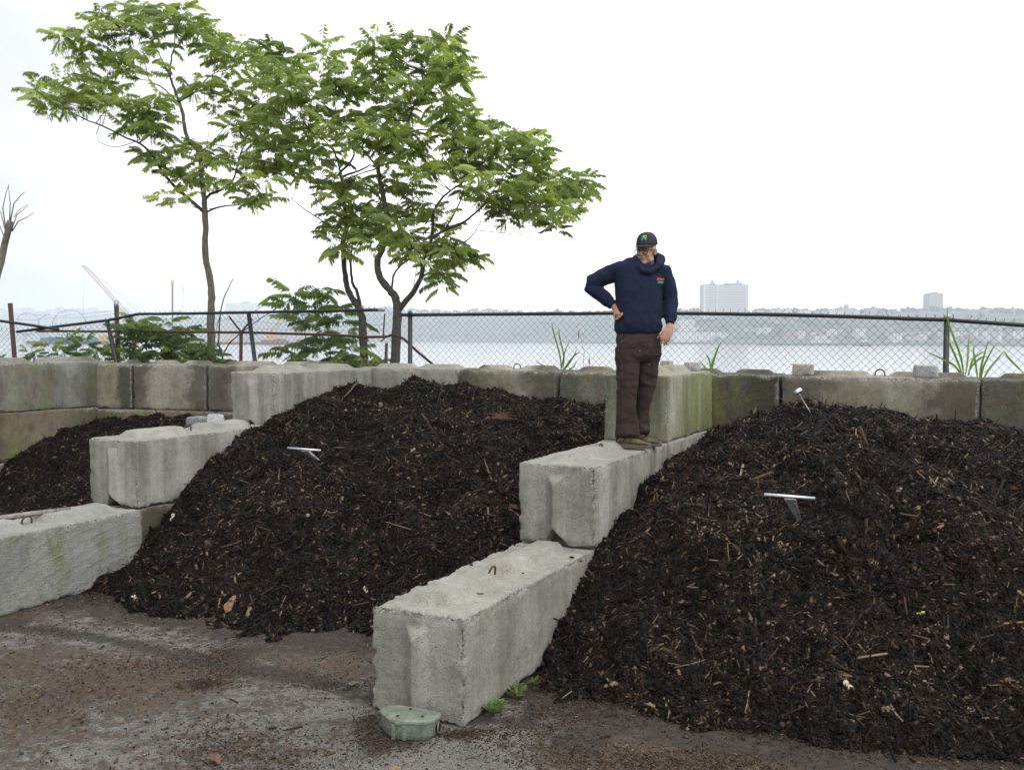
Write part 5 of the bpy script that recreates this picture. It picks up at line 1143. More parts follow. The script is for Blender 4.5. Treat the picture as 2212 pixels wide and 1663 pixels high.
rv.build('rivets', M['galv'], trs)
# hooded sweatshirt
M['navy_seam'] = flat('navy_seam', (.006, .009, .022), .9, 0, 50, .2, 0)
b = MB()
loft(b, [(z4(450, 792, .05), .176, .142), (z4(450, 770, .05), .190, .152), (z4(452, 720, .045), .192, .162), (z4(454, 640, .045), .190, .164), (z4(452, 560, .05), .188, .158), (z4(452, 480, .055), .196, .150), (z4(456, 410, .06), .212, .142), (z4(465, 360, .06), .196, .125), (z4(480, 325, .06), .150, .105), (z4(495, 300, .06), .095, .088)], 32, 2.2)
def arm(pts): b.tube([p for p, r_ in pts], [r_*.93 for p, r_ in pts], 18)
arm([(z4(400, 350, .06), .075), (SHL, .084), (SHL.lerp(ELL, .5)+Vector((0, 0, .006)), .074), (ELL.lerp(SHL, .08), .068), (ELL+Vector((.01, 0, -.012)), .064), (ELL.lerp(WRL, .4), .062), (ELL.lerp(WRL, .75), .054), (ELL.lerp(WRL, .86), .050)])
arm([(ELL.lerp(WRL, .84), .040), (ELL.lerp(WRL, 1.0), .039)])
arm([(z4(540, 370, .06), .075), (SHR, .082), (SHR.lerp(ELR, .5)+Vector((.01, 0, 0)), .072), (ELR, .064), (ELR.lerp(WRR, .45), .062), (ELR.lerp(WRR, .78), .060), (ELR.lerp(WRR, .86), .054)])
arm([(ELR.lerp(WRR, .84), .044), (ELR.lerp(WRR, 1.02), .043)])
hp = [(424, 284, .0, .022), (436, 330, -.050, .020), (462, 364, -.088, .018), (505, 374, -.094, .020), (550, 354, -.065, .025), (588, 308, -.01, .034), (604, 278, .05, .040), (588, 262, .12, .044), (540, 258, .165, .046), (480, 262, .15, .040), (434, 270, .085, .030), (424, 284, .0, .022)]
b.tube([z4(x, y, d_) for x, y, d_, r_ in hp], [r_ for *_, r_ in hp], 14, False)
ell(b, z4(520, 320, .15), (.12, .07, .07))
hp2 = [(600, 262, .02, .018), (618, 280, .06, .016), (606, 300, .0, .020), (580, 318, -.05, .020)]
b.tube([z4(x, y, d_) for x, y, d_, r_ in hp2], [r_ for *_, r_ in hp2], 10)
V, F_, N = fuse(b, .0095, 4, .5)
zt = V[:, 2]
w1 = 1-np.abs(fbm(V@np.array([[1, 0, .9], [0, 1, .2], [-.5, 0, 1.5]]), 5.0, 21, 4))*2.6
w2 = 1-np.abs(fbm(V*np.array([2.4, 1.5, .8]), 5.5, 28, 3))*2.6
hem = np.exp(-((zt-1.03)/.06)**2); armd = np.clip((np.abs(V[:, 0]-.01)-.17)/.06, 0, 1)
V += N*((.0045+.0035*armd+.004*hem)*w1+(.003+.005*hem)*w2)[:, None]
hoodie = np_mesh('hoodie', V, F_, M['navy'], person, True)
BVh = BVHTree.FromPolygons([Vector(v) for v in V], [tuple(int(i) for i in f) for f in F_])
st = MB()
for s in ([(405, 640), (372, 700), (365, 730)], [(405, 640), (480, 636), (575, 645)], [(575, 645), (603, 690), (606, 712)], [(330, 755), (450, 778), (600, 775)], [(300, 300), (285, 400), (262, 500)], [(650, 350), (628, 440), (622, 540)]):
    st = MB(); seam(BVh, s, .0016); st.build('seam', M['navy_seam'], hoodie)
def text_mesh(txt, size, ext=.0012):
    c = bpy.data.curves.new('t', 'FONT'); c.body = txt; c.size = size; c.extrude = 0; c.align_x = 'CENTER'; c.offset = .0006
    o = bpy.data.objects.new('t', c); col.objects.link(o); dg = bpy.context.evaluated_depsgraph_get(); me = o.evaluated_get(dg).to_mesh()
    V_ = [v.co.copy() for v in me.vertices]; Fq = [tuple(p.vertices) for p in me.polygons]; o.evaluated_get(dg).to_mesh_clear(); bpy.data.objects.remove(o); return V_, Fq
Vt_, Fq_ = text_mesh('STAFF', .026)
print_ = MB(); print_.add([onto(BVh, 592+v.x/PX, 431-v.y/PX-4*math.cos((v.x)/.035), .0025) for v in Vt_], Fq_)
print_.build('chest_lettering', M['orange'], hoodie)
gb = MB()
for y0, y1 in ((434, 440), (443, 449)):
    for x in range(571, 615, 4): gb.add([onto(BVh, x, y1, .0025), onto(BVh, x+(4 if y0 < 440 else 2.6), y1, .0025), onto(BVh, x+(4 if y0 < 440 else 2.6), y0, .0025), onto(BVh, x, y0, .0025)], [(0, 1, 2, 3)])
gb.build('chest_stripe', M['green_t'], hoodie)
# pass tag hanging at the pocket
tg = MB(); a = z4(592, 822, -.112); tg.add([a+Vector(v) for v in ((0, 0, 0), (.010, 0, .002), (.014, -.004, -.085), (.004, -.004, -.090), (0, .003, 0), (.010, .003, .002), (.014, -.001, -.085), (.004, -.001, -.090))], [(0, 3, 2, 1), (4, 5, 6, 7), (0, 1, 5, 4), (1, 2, 6, 5), (2, 3, 7, 6), (3, 0, 4, 7)])
tg.build('pocket_tag', flat('white_tag', (.75, .75, .75), .5, 0, 20, .05, 0), trs)
# cap
CY = R(-30); CMx = Matrix.Rotation(CY, 3, 'Z') @ Matrix.Rotation(R(6), 3, 'X'); CC = HEAD+Vector((.004, .004, .069))
def cp(x, y, z): return CC+CMx @ Vector((x, y, z))
def cap_pt(az, el, off=0):     # az 0 = front, el 0..90 degrees
    k = max(0.0, math.cos(el))**.72; r_x, r_y, r_z = .088+off, .108+off, .110+off
    return cp(r_x*math.sin(az)*k, -r_y*math.cos(az)*k+.010, r_z*max(0.0, math.sin(el))**.92-.018)
cm = MB(); vs = []; nA, nE = 36, 12
for e_ in range(nE+1):
    for a in range(nA): vs.append(cap_pt(2*math.pi*a/nA, R(90)*e_/nE+.0001))
for e_ in range(nE+1):
    for a in range(nA): vs.append(cap_pt(2*math.pi*a/nA, R(90)*e_/nE+.0001, -.004))
fs = []; K_ = (nE+1)*nA
for e_ in range(nE):
    for a in range(nA):
        q = (e_*nA+a, e_*nA+(a+1) % nA, (e_+1)*nA+(a+1) % nA, (e_+1)*nA+a); fs += [q, tuple(i+K_ for i in q[::-1])]
for a in range(nA): fs.append((a, a+K_, (a+1) % nA+K_, (a+1) % nA))
cm.add(vs, fs); cap = cm.build('cap', M['capcloth'], person, True)
bm_ = MB(); vs = []; nU, nV = 16, 7
for lay in (0, -.0035):
    for i in range(nU+1):
        u = -1+2*i/nU; az = u*R(62)
        for j in range(nV+1):
            t = j/nV; p0 = cap_pt(az, .0001); out_ = .072*(1-abs(u)**2.6)*t
            p = CMx.inverted() @ (p0-CC); p = Vector((p.x*(1-.05*t), p.y-out_, p.z+.003-.014*(u*u)*t**.5-.13*out_+lay)); vs.append(CC+CMx @ p)
fs = []; K_ = (nU+1)*(nV+1)
for i in range(nU):
    for j in range(nV):
        q = (i*(nV+1)+j, (i+1)*(nV+1)+j, (i+1)*(nV+1)+j+1, i*(nV+1)+j+1); fs += [q, tuple(k+K_ for k in q[::-1])]
for i in range(nU): q = (i*(nV+1)+nV, (i+1)*(nV+1)+nV); fs.append((q[0], q[1], q[1]+K_, q[0]+K_))
bm_.add(vs, fs); bm_.build('brim', M['capcloth'], cap, True)
e = MB(); ell(e, cap_pt(0, R(89.9)), (.008, .008, .004)); e.build('button', M['capcloth'], cap, True)
sm_ = MB()
for a in range(6): sm_.tube([cap_pt(R(30+60*a), R(90)*k/10+.001, .0004) for k in range(11)], .0009, 4)
sm_.build('panel_seam', M['capcloth'], cap)
def stroke(mb, pts, w=.0026):      # logo strokes: u right, v up in metres on the cap front
    P_ = [cap_pt(R(13)+u/.108, R(33)+v/.115, .0012) for u, v in pts]; mb.tube(P_, w, 5)
lg = MB(); S = .001
for pts in ([(0, 36), (-3, 20)], [(10, 36), (7, 20)], [(-1, 28), (9, 28)], [(14, 36), (22, 35), (24, 30), (21, 26), (17, 26)], [(21, 26), (25, 20), (20, 12), (14, 8)],
            [(-2, 14), (4, 14), (7, 10), (4, 6), (-3, 6)], [(20, 12), (13, 6), (18, -2), (22, -8)]): stroke(lg, [((x-6)*S*1.15, (y-14)*S*1.15) for x, y in pts])
lg.build('logo_letters', M['lime'], cap)
lb_ = MB()
for k in range(3): stroke(lb_, [((-8-4.4*k-6)*S*1.15, (36-14)*S*1.15), ((-14-4.0*k-6)*S*1.15, (-6-14)*S*1.15)], .0014)
lb_.build('logo_stripes', M['skyb'], cap)
# hair, spectacles, eyes
hr = MB()
for s in (-1, 1): ell(hr, hd(s*.070, .018, .022), (.010, .030, .022), HM)
ell(hr, hd(0, .078, -.002), (.058, .034, .040), HM)
V, F_, N = fuse(hr, .005, 2); V += N*(.0015*fbm(V, 160, 3, 2))[:, None]; np_mesh('hair', V, F_, M['greyhair'], person, True)
mo = MB(); ell(mo, hd(-.014, -.096, -.0455), (.019, .008, .006), HM @ Matrix.Rotation(R(12), 3, 'Y')); ell(mo, hd(.014, -.096, -.0455), (.019, .008, .006), HM @ Matrix.Rotation(R(-12), 3, 'Y'))
V, F_, N = fuse(mo, .0025, 2); V += N*(.001*fbm(V, 300, 3, 2))[:, None]; np_mesh('moustache', V, F_, M['greyhair'], person, True)
ey = flat('eye', (.16, .11, .09), .2, 0, 50, .4, 0)
for s in (-1, 1):
    e = MB(); ell(e, hd(s*.031, -.074, .010), (.0115, .0095, .008), HM); e.build('eye', ey, person, True)
gl = empty('spectacles', (0, 0, 0)); gl.parent = person
fr = MB()
for s in (-1, 1):
    ring = [hd(s*.033+.026*math.copysign(abs(math.cos(t))**.75, math.cos(t)), -.101+.006*abs(math.cos(t)), .001+.0205*math.copysign(abs(math.sin(t))**.75, math.sin(t))) for t in np.linspace(0, 2*math.pi, 25)]
    fr.tube(ring, .0030, 6, False); fr.tube([hd(s*.059, -.096, .014), hd(s*.078, -.07, .013), hd(s*.084, -.01, .012), hd(s*.086, .02, .006)], .0020, 6)
    ln_ = MB(); ln_.add([p for p in ring[:-1]], [tuple(range(24))])
    gm = bpy.data.materials.get('lens_glass')
    if gm is None:
        gm, n, p, o = mat('lens_glass'); t = nd(n, 'ShaderNodeBsdfTransparent'); t.inputs[0].default_value = (.90, .90, .90, 1); gs = nd(n, 'ShaderNodeBsdfGlossy', Roughness=.05); ms = n.nodes.new('ShaderNodeMixShader'); ms.inputs[0].default_value = .08
        n.links.new(t.outputs[0], ms.inputs[1]); n.links.new(gs.outputs[0], ms.inputs[2]); n.links.new(ms.outputs[0], o.inputs['Surface'])
    ln_.build('lens', gm, gl)
fr.tube([hd(-.008, -.103, .010), hd(0, -.107, .013), hd(.008, -.103, .010)], .0022, 6); fr.build('frame', M['blackfr'], gl, True)
# shoes
def shoe(off, yaw, tilt=0):
    root = empty('shoe', off, yaw); root.parent = person; b = MB()
    loft2 = [(-.125, .022, .040, .045), (-.105, .036, .047, .095), (-.06, .040, .048, .112), (-.02, .040, .050, .105), (.03, .044, .048, .085), (.08, .048, .040, .066), (.12, .045, .033, .055), (.15, .030, .026, .044), (.162, .012, .022, .034)]
    vs = []; n_ = 18
    for x, hw, c_, h in loft2:
        for k in range(n_):
            t = 2*math.pi*k/n_; vs.append((x, hw*math.cos(t)*(1 if math.sin(t) < 0 else .96), .018+max(0, math.sin(t))*(h-.018)+min(0, math.sin(t))*.008))
    fs = []
    for i in range(len(loft2)-1):
        for k in range(n_): fs.append((i*n_+k, i*n_+(k+1) % n_, (i+1)*n_+(k+1) % n_, (i+1)*n_+k))
    fs += [tuple(range(n_)), tuple(range((len(loft2)-1)*n_, len(loft2)*n_))[::-1]]
    b.add(vs, fs); up_ = b.build('upper', M['shoe'], root, True); ss_ = up_.modifiers.new('s', 'SUBSURF'); ss_.levels = 1; ss_.render_levels = 1
    b = MB(); outl = [(-.132, 0), (-.126, .026), (-.10, .041), (-.04, .043), (.03, .047), (.09, .053), (.13, .050), (.158, .034), (.170, 0)]
    outl += [(x, -y) for x, y in outl[-2:0:-1]]; b.prism(outl[::-1], 0, .026); 
    b.add([Vector((.10+.07*math.cos(t)*math.cos(0), .044*math.sin(t)*1.05, .030)) for t in np.linspace(-math.pi/2, math.pi/2, 9)]+[Vector((.10+.058*math.cos(t), .037*math.sin(t), .050)) for t in np.linspace(-math.pi/2, math.pi/2, 9)], [(i, i+1, i+10, i+9) for i in range(8)])
    so = b.build('sole', M['sole'], root, False); bevel(so, .006, 3)
    b = MB()
    for k in range(5):
        x = .0+k*.019; h = .095-k*.0095; b.tube([(x-.004, -.028, h-.022), (x, -.012, h+.004), (x+.005, .012, h+.004), (x+.008, .028, h-.022)], .0026, 5)
    b.tube([(-.015, -.02, .104), (-.03, -.045, .09), (-.01, -.035, .10), (.02, -.05, .075)], .002, 5); b.build('lace', M['shoe_trim'], root)
    b = MB(); b.tube([(-.118, -.030, .035), (-.10, -.0405, .055), (-.06, -.0425, .05), (.0, -.043, .045), (.05, -.0465, .042), (.10, -.046, .038), (.14, -.036, .034)], .0055, 6)
    b.tube([(-.07, -.041, .05), (-.045, -.037, .085), (-.03, -.030, .105)], .0045, 6); b.tube([(-.02, -.042, .045), (.005, -.036, .075)], .004, 6); b.tube([(-.125, 0, .04), (-.128, 0, .07), (-.118, 0, .10)], .007, 6); b.build('overlay', M['shoe_trim'], root, True)
shoe(z4(405, 1588, -.02), R(-14)); shoe(z4(500, 1592, .155), R(-8))

# ------------------------------------------------------------------ cobbles on the wall
def stone(label, cpx, cpy, w, h, d_, mat_, rz, zb, Y, seed, name='cobblestone', cat='cobblestone', grp='stone setts left on the walls', tl=0):
    V, Fc, wear = block_mesh(d_, h, w, seed=seed, res=min(w, h, d_)/9, rnd=.012, chip=.5, groove=False, knobs=False, channel=False, wearamt=0)
    c = at(cpx, cpy, Y); o = np_mesh(name, V+np.array([w/2, -d_/2, 0]), Fc, M[mat_], smooth=True); o.location = (c.x, Y, zb); o.rotation_euler = (tl, 0, rz); tag(o, label, cat, grp); return o
WT = TZ+.61
def onwall(w, s=5.6): g = G(w, s); return g
M['granite_dark'] = flat('blue_granite', (.20, .22, .24), .85, 0, 60, .6, .6)
def wstone(label, px, w, h, d_, m_, seed, rz=RW+R(90), zb=WT-.004, s=5.52, tl=0):
    # find the wall column under that pixel
    best = min(np.arange(-5, 4.4, .01), key=lambda q: abs((lambda g: 1106+2058.8*g.x/g.y)(G(q, s))-px)); g = G(best, s)
    return stone(label, px, 800, w, h, d_, m_, rz, zb, g.y, seed, tl=tl)
wstone('rough tan stone lump just right of the man\'s hip, on the wall', 1440, .115, .125, .13, 'granite_tan', 81, s=5.25, zb=WT+.01)
wstone('small grey granite sett on the mossy divider end', 1495, .15, .095, .12, 'granite_grey', 82, s=5.15, zb=WT+.03)
wstone('tan rectangular sett on the wall above the dial thermometer', 1735, .20, .12, .13, 'granite_tan', 83, s=5.44)
wstone('grey granite sett on the wall, left of the big reed clump', 2000, .225, .125, .13, 'granite_grey', 84, s=5.44)
g = at(428, 905, 9.95); stone('blue-grey stone block lying beside the tilted pale cobble, left divider', 430, 905, .20, .105, .2, 'granite_dark', R(-20), 1.215, 10.02, 85)
stone('pale cobble tilted against the left divider\'s end block', 466, 905, .17, .12, .14, 'granite_grey', R(15), 1.235, 9.85, 86, tl=R(-14))

# ------------------------------------------------------------------ bait box, probes, sticks and small finds
def bait_box():
    o = empty('bait_box', (0, 0, 0), 0, 'weathered green plastic bait box at the foot of the nearest block', 'bait box')
    c = atz(883, 1583, 0); o.location = c; sc = 1
    m, n, p, _ = mat('green_plastic'); v = coords(n); f = noise(n, v, 14, 6, .7)
    base = ramp(n, f, [(.3, (.10, .125, .095)), (.55, (.165, .195, .15)), (.75, (.26, .29, .235))])
    tcx = n.nodes.new('ShaderNodeTexCoord'); sz_ = n.nodes.new('ShaderNodeSeparateXYZ'); n.links.new(tcx.outputs['Object'], sz_.inputs[0])
    sp = mth(n, 'SUBTRACT', noise(n, v, 110, 3, .8), mth(n, 'MULTIPLY', sz_.outputs['Z'], 1.6))
    base = mixc(n, mth(n, 'MULTIPLY', ramp(n, sp, [(.40, (0, 0, 0)), (.52, (1, 1, 1))]), .8), base, (.055, .055, .05)); n.links.new(base, p.inputs['Base Color']); p.inputs['Roughness'].default_value = .5; bump(n, p, noise(n, v, 60, 4), .2, .004)
    lidp = [(-.205, .045), (-.150, -.045), (-.105, -.100), (-.010, -.130), (.125, -.120), (.180, -.080), (.205, -.010), (.205, .030), (.02, .100), (-.10, .125), (-.15, .11)]
    def sc_(pl, k, dx=0, dy=0): return [(x*k+dx, y*k+dy) for x, y in pl]
    b = MB(); ringz = [(.90, .0), (.945, .02), (.965, .085), (.97, .095)]; vs = []; N_ = len(lidp)
    for k, z in ringz: vs += [(x*k, y*k, z) for x, y in lidp]
    fs = [tuple(range(N_))[::-1]]
    for i in range(len(ringz)-1):
        for q in range(N_): fs.append((i*N_+q, i*N_+(q+1) % N_, (i+1)*N_+(q+1) % N_, (i+1)*N_+q))
    fs.append(tuple(range((len(ringz)-1)*N_, len(ringz)*N_))); b.add(vs, fs); bd = b.build('tray', m, o); bevel(bd, .006, 3)
    b = MB(); vs = []
    for k, z in ((1.0, .094), (1.015, .100), (1.005, .112), (.93, .121), (.90, .118)): vs += [(x*k, y*k, z) for x, y in lidp]
    fs = [tuple(range(N_))[::-1]]
    for i in range(4):
        for q in range(N_): fs.append((i*N_+q, i*N_+(q+1) % N_, (i+1)*N_+(q+1) % N_, (i+1)*N_+q))
    fs.append(tuple(range(4*N_, 5*N_))); b.add(vs, fs); ld = b.build('lid', m, o); bevel(ld, .003, 2)
    b = MB()
    for x in (-.075, -.005): b.box((x, -.104-.01*(x > -.05), .045), (.028, .03, .088))
    b.box((-.04, -.118, .098), (.05, .022, .020)); lt = b.build('latch', m, o); bevel(lt, .005, 2)
    b = MB(); b.tube([(.192, -.018, .05), (.1985, -.021, .05)], .030, 16); b.build('entrance_hole', M['black_paint'], o)
    b = MB(); b.tube([(.20+.0, -.018+.032*math.cos(t), .05+.032*math.sin(t)) for t in np.linspace(0, 6.28, 17)], .004, 6, False); b.build('entrance_rim', m, o)
    for x, y in ((-.06, -.06), (.10, -.05), (.0, .06)):
        b = MB(); b.tube([(x, y, .118), (x, y, .1225)], .010, 12); b.build('key_hole', M['black_paint'], o)
    b = MB(); b.tube([(.19, .02, .105), (.26, .05, .10), (.34, .085, .07)], .0016, 5); b.build('tether', M['rust'], o)
    o.rotation_euler = (0, 0, R(-6)); o.scale = (.84, .84, .95); return o
bait_box()
def probe(k, x0, y0, x1, y1, sx, sy, label, seed, wid, rr=.011):
    """tube handle between two picture points with a bracket and a slanting plate running into the compost"""
    hit, nn = on_heap(k, sx, sy); Y = hit.y-.12
    a = at(x0, y0, Y); b_ = at(x1, y1, Y-.02); c = (a+b_)/2+Vector((0, 0, 0)); o = empty('temperature_probe', c, 0, label, 'probe', 'tube-handled probes stuck in the heaps')
    mb = MB(); mb.tube([a-c, b_-c], rr, 16); h_ = mb.build('handle', M['alu'], o); h_.data.polygons.foreach_set('use_smooth', [len(p.vertices) == 4 for p in h_.data.polygons])
    mb = MB(); mb.tube([(a-c)*1.003, (a-c)*.985], rr*.8, 12); mb.tube([(b_-c)*1.003, (b_-c)*.985], rr*.8, 12); mb.build('handle_end', M['plastic_grey'], o)
    e = (hit-c)+nn*-.05; d_ = e.normalized(); side = (b_-a).normalized(); up = side.cross(d_).normalized(); Mx = Matrix((side, up, d_)).transposed(); Ln = e.length
    mb = MB(); mb.box(Mx @ Vector((0, 0, .032)), (wid*1.15, .030, .042), Mx); mb.box(Mx @ Vector((wid*.35, -.006, .075)), (wid*.3, .022, .05), Mx)
    mb.box(Mx @ Vector((-wid*.5, -.012, .02)), (.008, .012, .012), Mx); br = mb.build('bracket', M['galv'], o); bevel(br, .004, 2)
    mb = MB(); mb.add([Mx @ Vector(v) for v in ((-wid/2, -.010, .05), (wid/2, -.010, .05), (wid/2, .010, .05), (-wid/2, .010, .05), (wid*.02, -.005, Ln), (wid*.32, -.005, Ln), (wid*.32, .005, Ln), (wid*.02, .005, Ln))], [(0, 1, 2, 3), (7, 6, 5, 4), (0, 4, 5, 1), (1, 5, 6, 2), (2, 6, 7, 3), (3, 7, 4, 0)])
    mb.build('blade', M['plastic_grey'], o)
    mb = MB(); mb.tube([Mx @ Vector((wid*.45, -.008, .07)), Mx @ Vector((wid*.33, -.008, Ln*1.0))], .0035, 8); mb.build('stem', M['galv'], o)
    return o
probe('R', 1650.5, 1068, 1760, 1076.5, 1726, 1128, 'white tube-handled probe with a grey blade low in the right heap', 1, .066)
probe('M', 621, 967.5, 693, 973, 702, 999, 'tube-handled probe lying slanted on the middle heap', 2, .055, .010)
hit, nn = on_heap('R', 1752, 893); o = empty('dial_thermometer', hit, 0, 'dial thermometer on a thin steel stem at the top of the right heap', 'thermometer')
t_ = at(1723, 846, hit.y+.07)-hit; ax = t_.normalized()
mb = MB(); mb.tube([ax*-.12, t_*.80], .0045, 8); mb.build('stem', M['galv'], o, True)
mb = MB(); mb.tube([t_*.78, t_*.93], .0075, 8); mb.build('collar', M['galv'], o, True)
fr_ = Vector((-.16, -.25, .93)); fr_ = (ax+Vector((-.1, .06, 0))).normalized()
mb = MB(); mb.tube([t_*.93, t_*.935, t_*.935+fr_*.030], [.040, .046, .046], 24); dd_ = mb.build('dial_case', M['alu'], o); bevel(dd_, .004, 2)
mb = MB(); mb.tube([t_*.935+fr_*.0305, t_*.935+fr_*.0325], .041, 24); mb.build('dial_face', flat('dial_white', (.8, .8, .8), .3, 0, 20, .03, 0), o)

def stick(pts, r_, label, k=None, m_='stickbrown', lift=.006, grp='sticks lying on the heaps'):
    W_ = []
    for x, y in pts:
        if k: h_, n_ = on_heap(k, x, y); W_.append((h_+n_*lift) if h_ else atz(x, y, .01))
        else: W_.append(atz(x, y, lift))
    base = W_[0].copy(); fine = []
    for a, c in zip(W_, W_[1:]):
        for q in range(4): fine.append(a.lerp(c, q/4)-base+Vector((random.gauss(0, r_*.3), 0, random.gauss(0, r_*.3))))
    fine.append(W_[-1]-base); mb = MB(); mb.tube(fine, [r_*(1-.35*i/len(fine)) for i in range(len(fine))], 6)
    return tag(mb.build('stick', M[m_], None, True, loc=base), label, 'stick', grp)
M['stickbrown'] = flat('dead_stick', (.085, .055, .035), .85, 0, 40, .4, .4); M['stickdark'] = flat('dark_stick', (.022, .017, .015), .8, 0, 40, .4, .4); M['sticktan'] = flat('tan_stick', (.26, .17, .09), .85, 0, 40, .35, .4)
stick([(1800, 1424), (1804, 1480), (1805, 1540)], .008, 'straight dark upright stick in the lower middle of the right heap', 'R', 'stickdark', .012)
stick([(2130, 1355), (2170, 1348), (2212, 1346)], .008, 'tan stick running off the right edge, with a forked stub', 'R', 'sticktan', .012)
stick([(1898, 1490), (1925, 1530), (1952, 1560)], .010, 'thick tan stick slanting down to the right, lower right heap', 'R', 'sticktan', .010)
stick([(1748, 1525), (1800, 1535), (1880, 1555)], .005, 'long thin brown twig flat near the toe of the right heap', 'R', 'stickbrown', .010)
stick([(1784, 984), (1783, 1020)], .007, 'short brown stub standing upright near the top of the right heap', 'R', 'stickbrown', .02)
stick([(1618, 1262), (1622, 1285)], .006, 'little upright peg of tan wood on the right heap face', 'R', 'sticktan', .012)
stick([(950, 835), (945, 860), (942, 880)], .004, 'thin dark twig standing on the crest of the middle heap', 'M', 'stickdark', .05)
stick([(770, 832), (745, 866)], .012, 'splintered brown stick jutting from the left crest of the middle heap', 'M', 'stickbrown', .05)
stick([(770, 1000), (720, 1035)], .005, 'pale twig slanting under the upper handle on the middle heap', 'M', 'sticktan', .01)
stick([(404, 905), (413, 894)], .005, 'short straw stem standing in the left bay', None, 'sticktan', 1.1)
stick([(1020, 1282), (1045, 1281)], .005, 'rusty bolt-like rod lying on top of the nearest block', None, 'stickbrown', .615, grp='scraps on the blocks')
lg_ = [atz(-40, 1124, .68), atz(60, 1111, .68), atz(150, 1099, .67)]; base = lg_[0].copy(); mb = MB(); mb.tube([p-base for p in lg_], [.022, .023, .018], 12)
tag(mb.build('pole', M['weathered_wood'], None, True, loc=base), 'grey weathered pole lying along the top of the lower left block', 'pole')
for i, (x, y, z, r_) in enumerate(((1100, 1206, .62, .026), (1082, 1214, .62, .016), (1070, 1219, .618, .010), (965, 1293, .615, .012), (1018, 1222, .62, .010), (1236, 1205, .615, .014), (1255, 1213, .615, .010), (1130, 1238, .615, .007))):
    mb = MB(); ell(mb, (0, 0, r_*.5), (r_*1.3, r_*.8, r_*.6), None, 8, 10); V = np.array(mb.v); V += (V*0+fbm(V+i, 40, i, 3)[:, None]*r_*.6)
    tag(np_mesh('soil_crumb', V, mb.f, M['soil'], loc=atz(x, y, z), smooth=True), 'dark soil crumbs on top of the nearest block', 'crumb', 'soil crumbs on the nearest block')
# pale scraps on the heaps: dead leaves, husks
def dleaf(k, x, y, r_, m_, label, seed, grp='pale scraps on the heaps', name='dead_leaf'):
    h_, n_ = on_heap(k, x, y) if k else (atz(x, y, .012), Vector((0, 0, 1)))
    if not h_: return
    rs = np.random.default_rng(seed); K_ = 14; vs = [(0, 0, .25*r_)]; fs = []
    for i in range(K_):
        t = 2*math.pi*i/K_; q = r_*(.65+.5*abs(math.cos(t))+rs.normal()*.14); vs.append((q*math.cos(t), q*math.sin(t)*.62, rs.normal()*r_*.22))
    for i in range(K_): fs.append((0, 1+i, 1+(i+1) % K_))
    o = np_mesh(name, np.array(vs), fs, M[m_], loc=h_+n_*.012); o.rotation_euler = n_.to_track_quat('Z', 'Y').to_euler(); o.rotation_euler.rotate_axis('Z', rs.random()*6)
    s = o.modifiers.new('s', 'SUBSURF'); s.levels = s.render_levels = 1; so = o.modifiers.new('t', 'SOLIDIFY'); so.thickness = .002; return tag(o, label, 'dead leaf', grp)
M['leaf_tan'] = flat('dead_leaf_tan', (.22, .145, .075), .8, 0, 60, .4, .3); M['leaf_pale'] = flat('pale_husk', (.52, .45, .33), .7, 0, 60, .3, .3); M['leaf_brown'] = flat('dead_leaf_brown', (.13, .06, .035), .8, 0, 60, .4, .3); M['leaf_lime'] = flat('lime_leaf', (.30, .48, .10), .6, 0, 60, .3, .2)
for (k, x, y, r_, m_, lb_) in (('M', 500, 1305, .075, 'leaf_tan', 'large curled yellow-brown leaf at the toe of the middle heap'), ('M', 540, 1322, .038, 'leaf_tan', 'smaller curled leaf right below the large yellow-brown one'), ('M', 1162, 1218, .05, 'leaf_brown', 'rusty oak leaf left of the man\'s block'),
    ('M', 375, 1118, .035, 'leaf_pale', 'white scrap beside the grass tuft on the left slope'), ('M', 293, 1292, .04, 'leaf_pale', 'pale husks where the middle heap meets the yard'), ('M', 625, 915, .04, 'leaf_brown', 'brown leaf high on the left side of the middle heap'), ('M', 790, 1275, .03, 'leaf_pale', 'small pale leaf above the nearest block\'s left corner'),
    ('R', 1832, 1482, .035, 'leaf_pale', 'bright cream husk low in the middle of the right heap'), ('R', 1908, 1530, .05, 'leaf_tan', 'pale brown flake beside the thick tan stick'), ('R', 1822, 1632, .022, 'leaf_pale', 'cream pebble-like husk at the toe of the right heap'), ('R', 2100, 1540, .05, 'leaf_tan', 'tan curled leaf at lower right'),
    ('R', 1690, 1185, .045, 'leaf_tan', 'pale split bark flake under the blade of the right probe'), ('R', 1442, 1515, .03, 'leaf_lime', 'pale green sprout leaf near the toe of the right heap'), ('R', 1985, 1100, .05, 'leaf_tan', 'orange bark flake high on the right heap'), ('R', 1300, 1460, .05, 'leaf_brown', 'brown leaf by the corner of the nearest block'), ('R', 1320, 1480, .04, 'leaf_tan', 'tan leaf beside the nearest block on the right heap'), ('R', 1990, 1325, .022, 'leaf_lime', 'tiny lime green leaf on the right heap face')):
    dleaf(k, x, y, r_, m_, lb_, int(x))
dleaf(None, 465, 1640, .05, 'leaf_brown', 'curled brown leaf on the asphalt near the bottom edge', 5, 'leaves on the asphalt'); dleaf(None, 850, 1685-20, .03, 'leaf_tan', 'tan leaf at the very bottom left of the bait box', 6, 'leaves on the asphalt'); dleaf(None, 765, 1478, .04, 'leaf_tan', 'tan leaf on the asphalt left of the nearest block', 7, 'leaves on the asphalt')
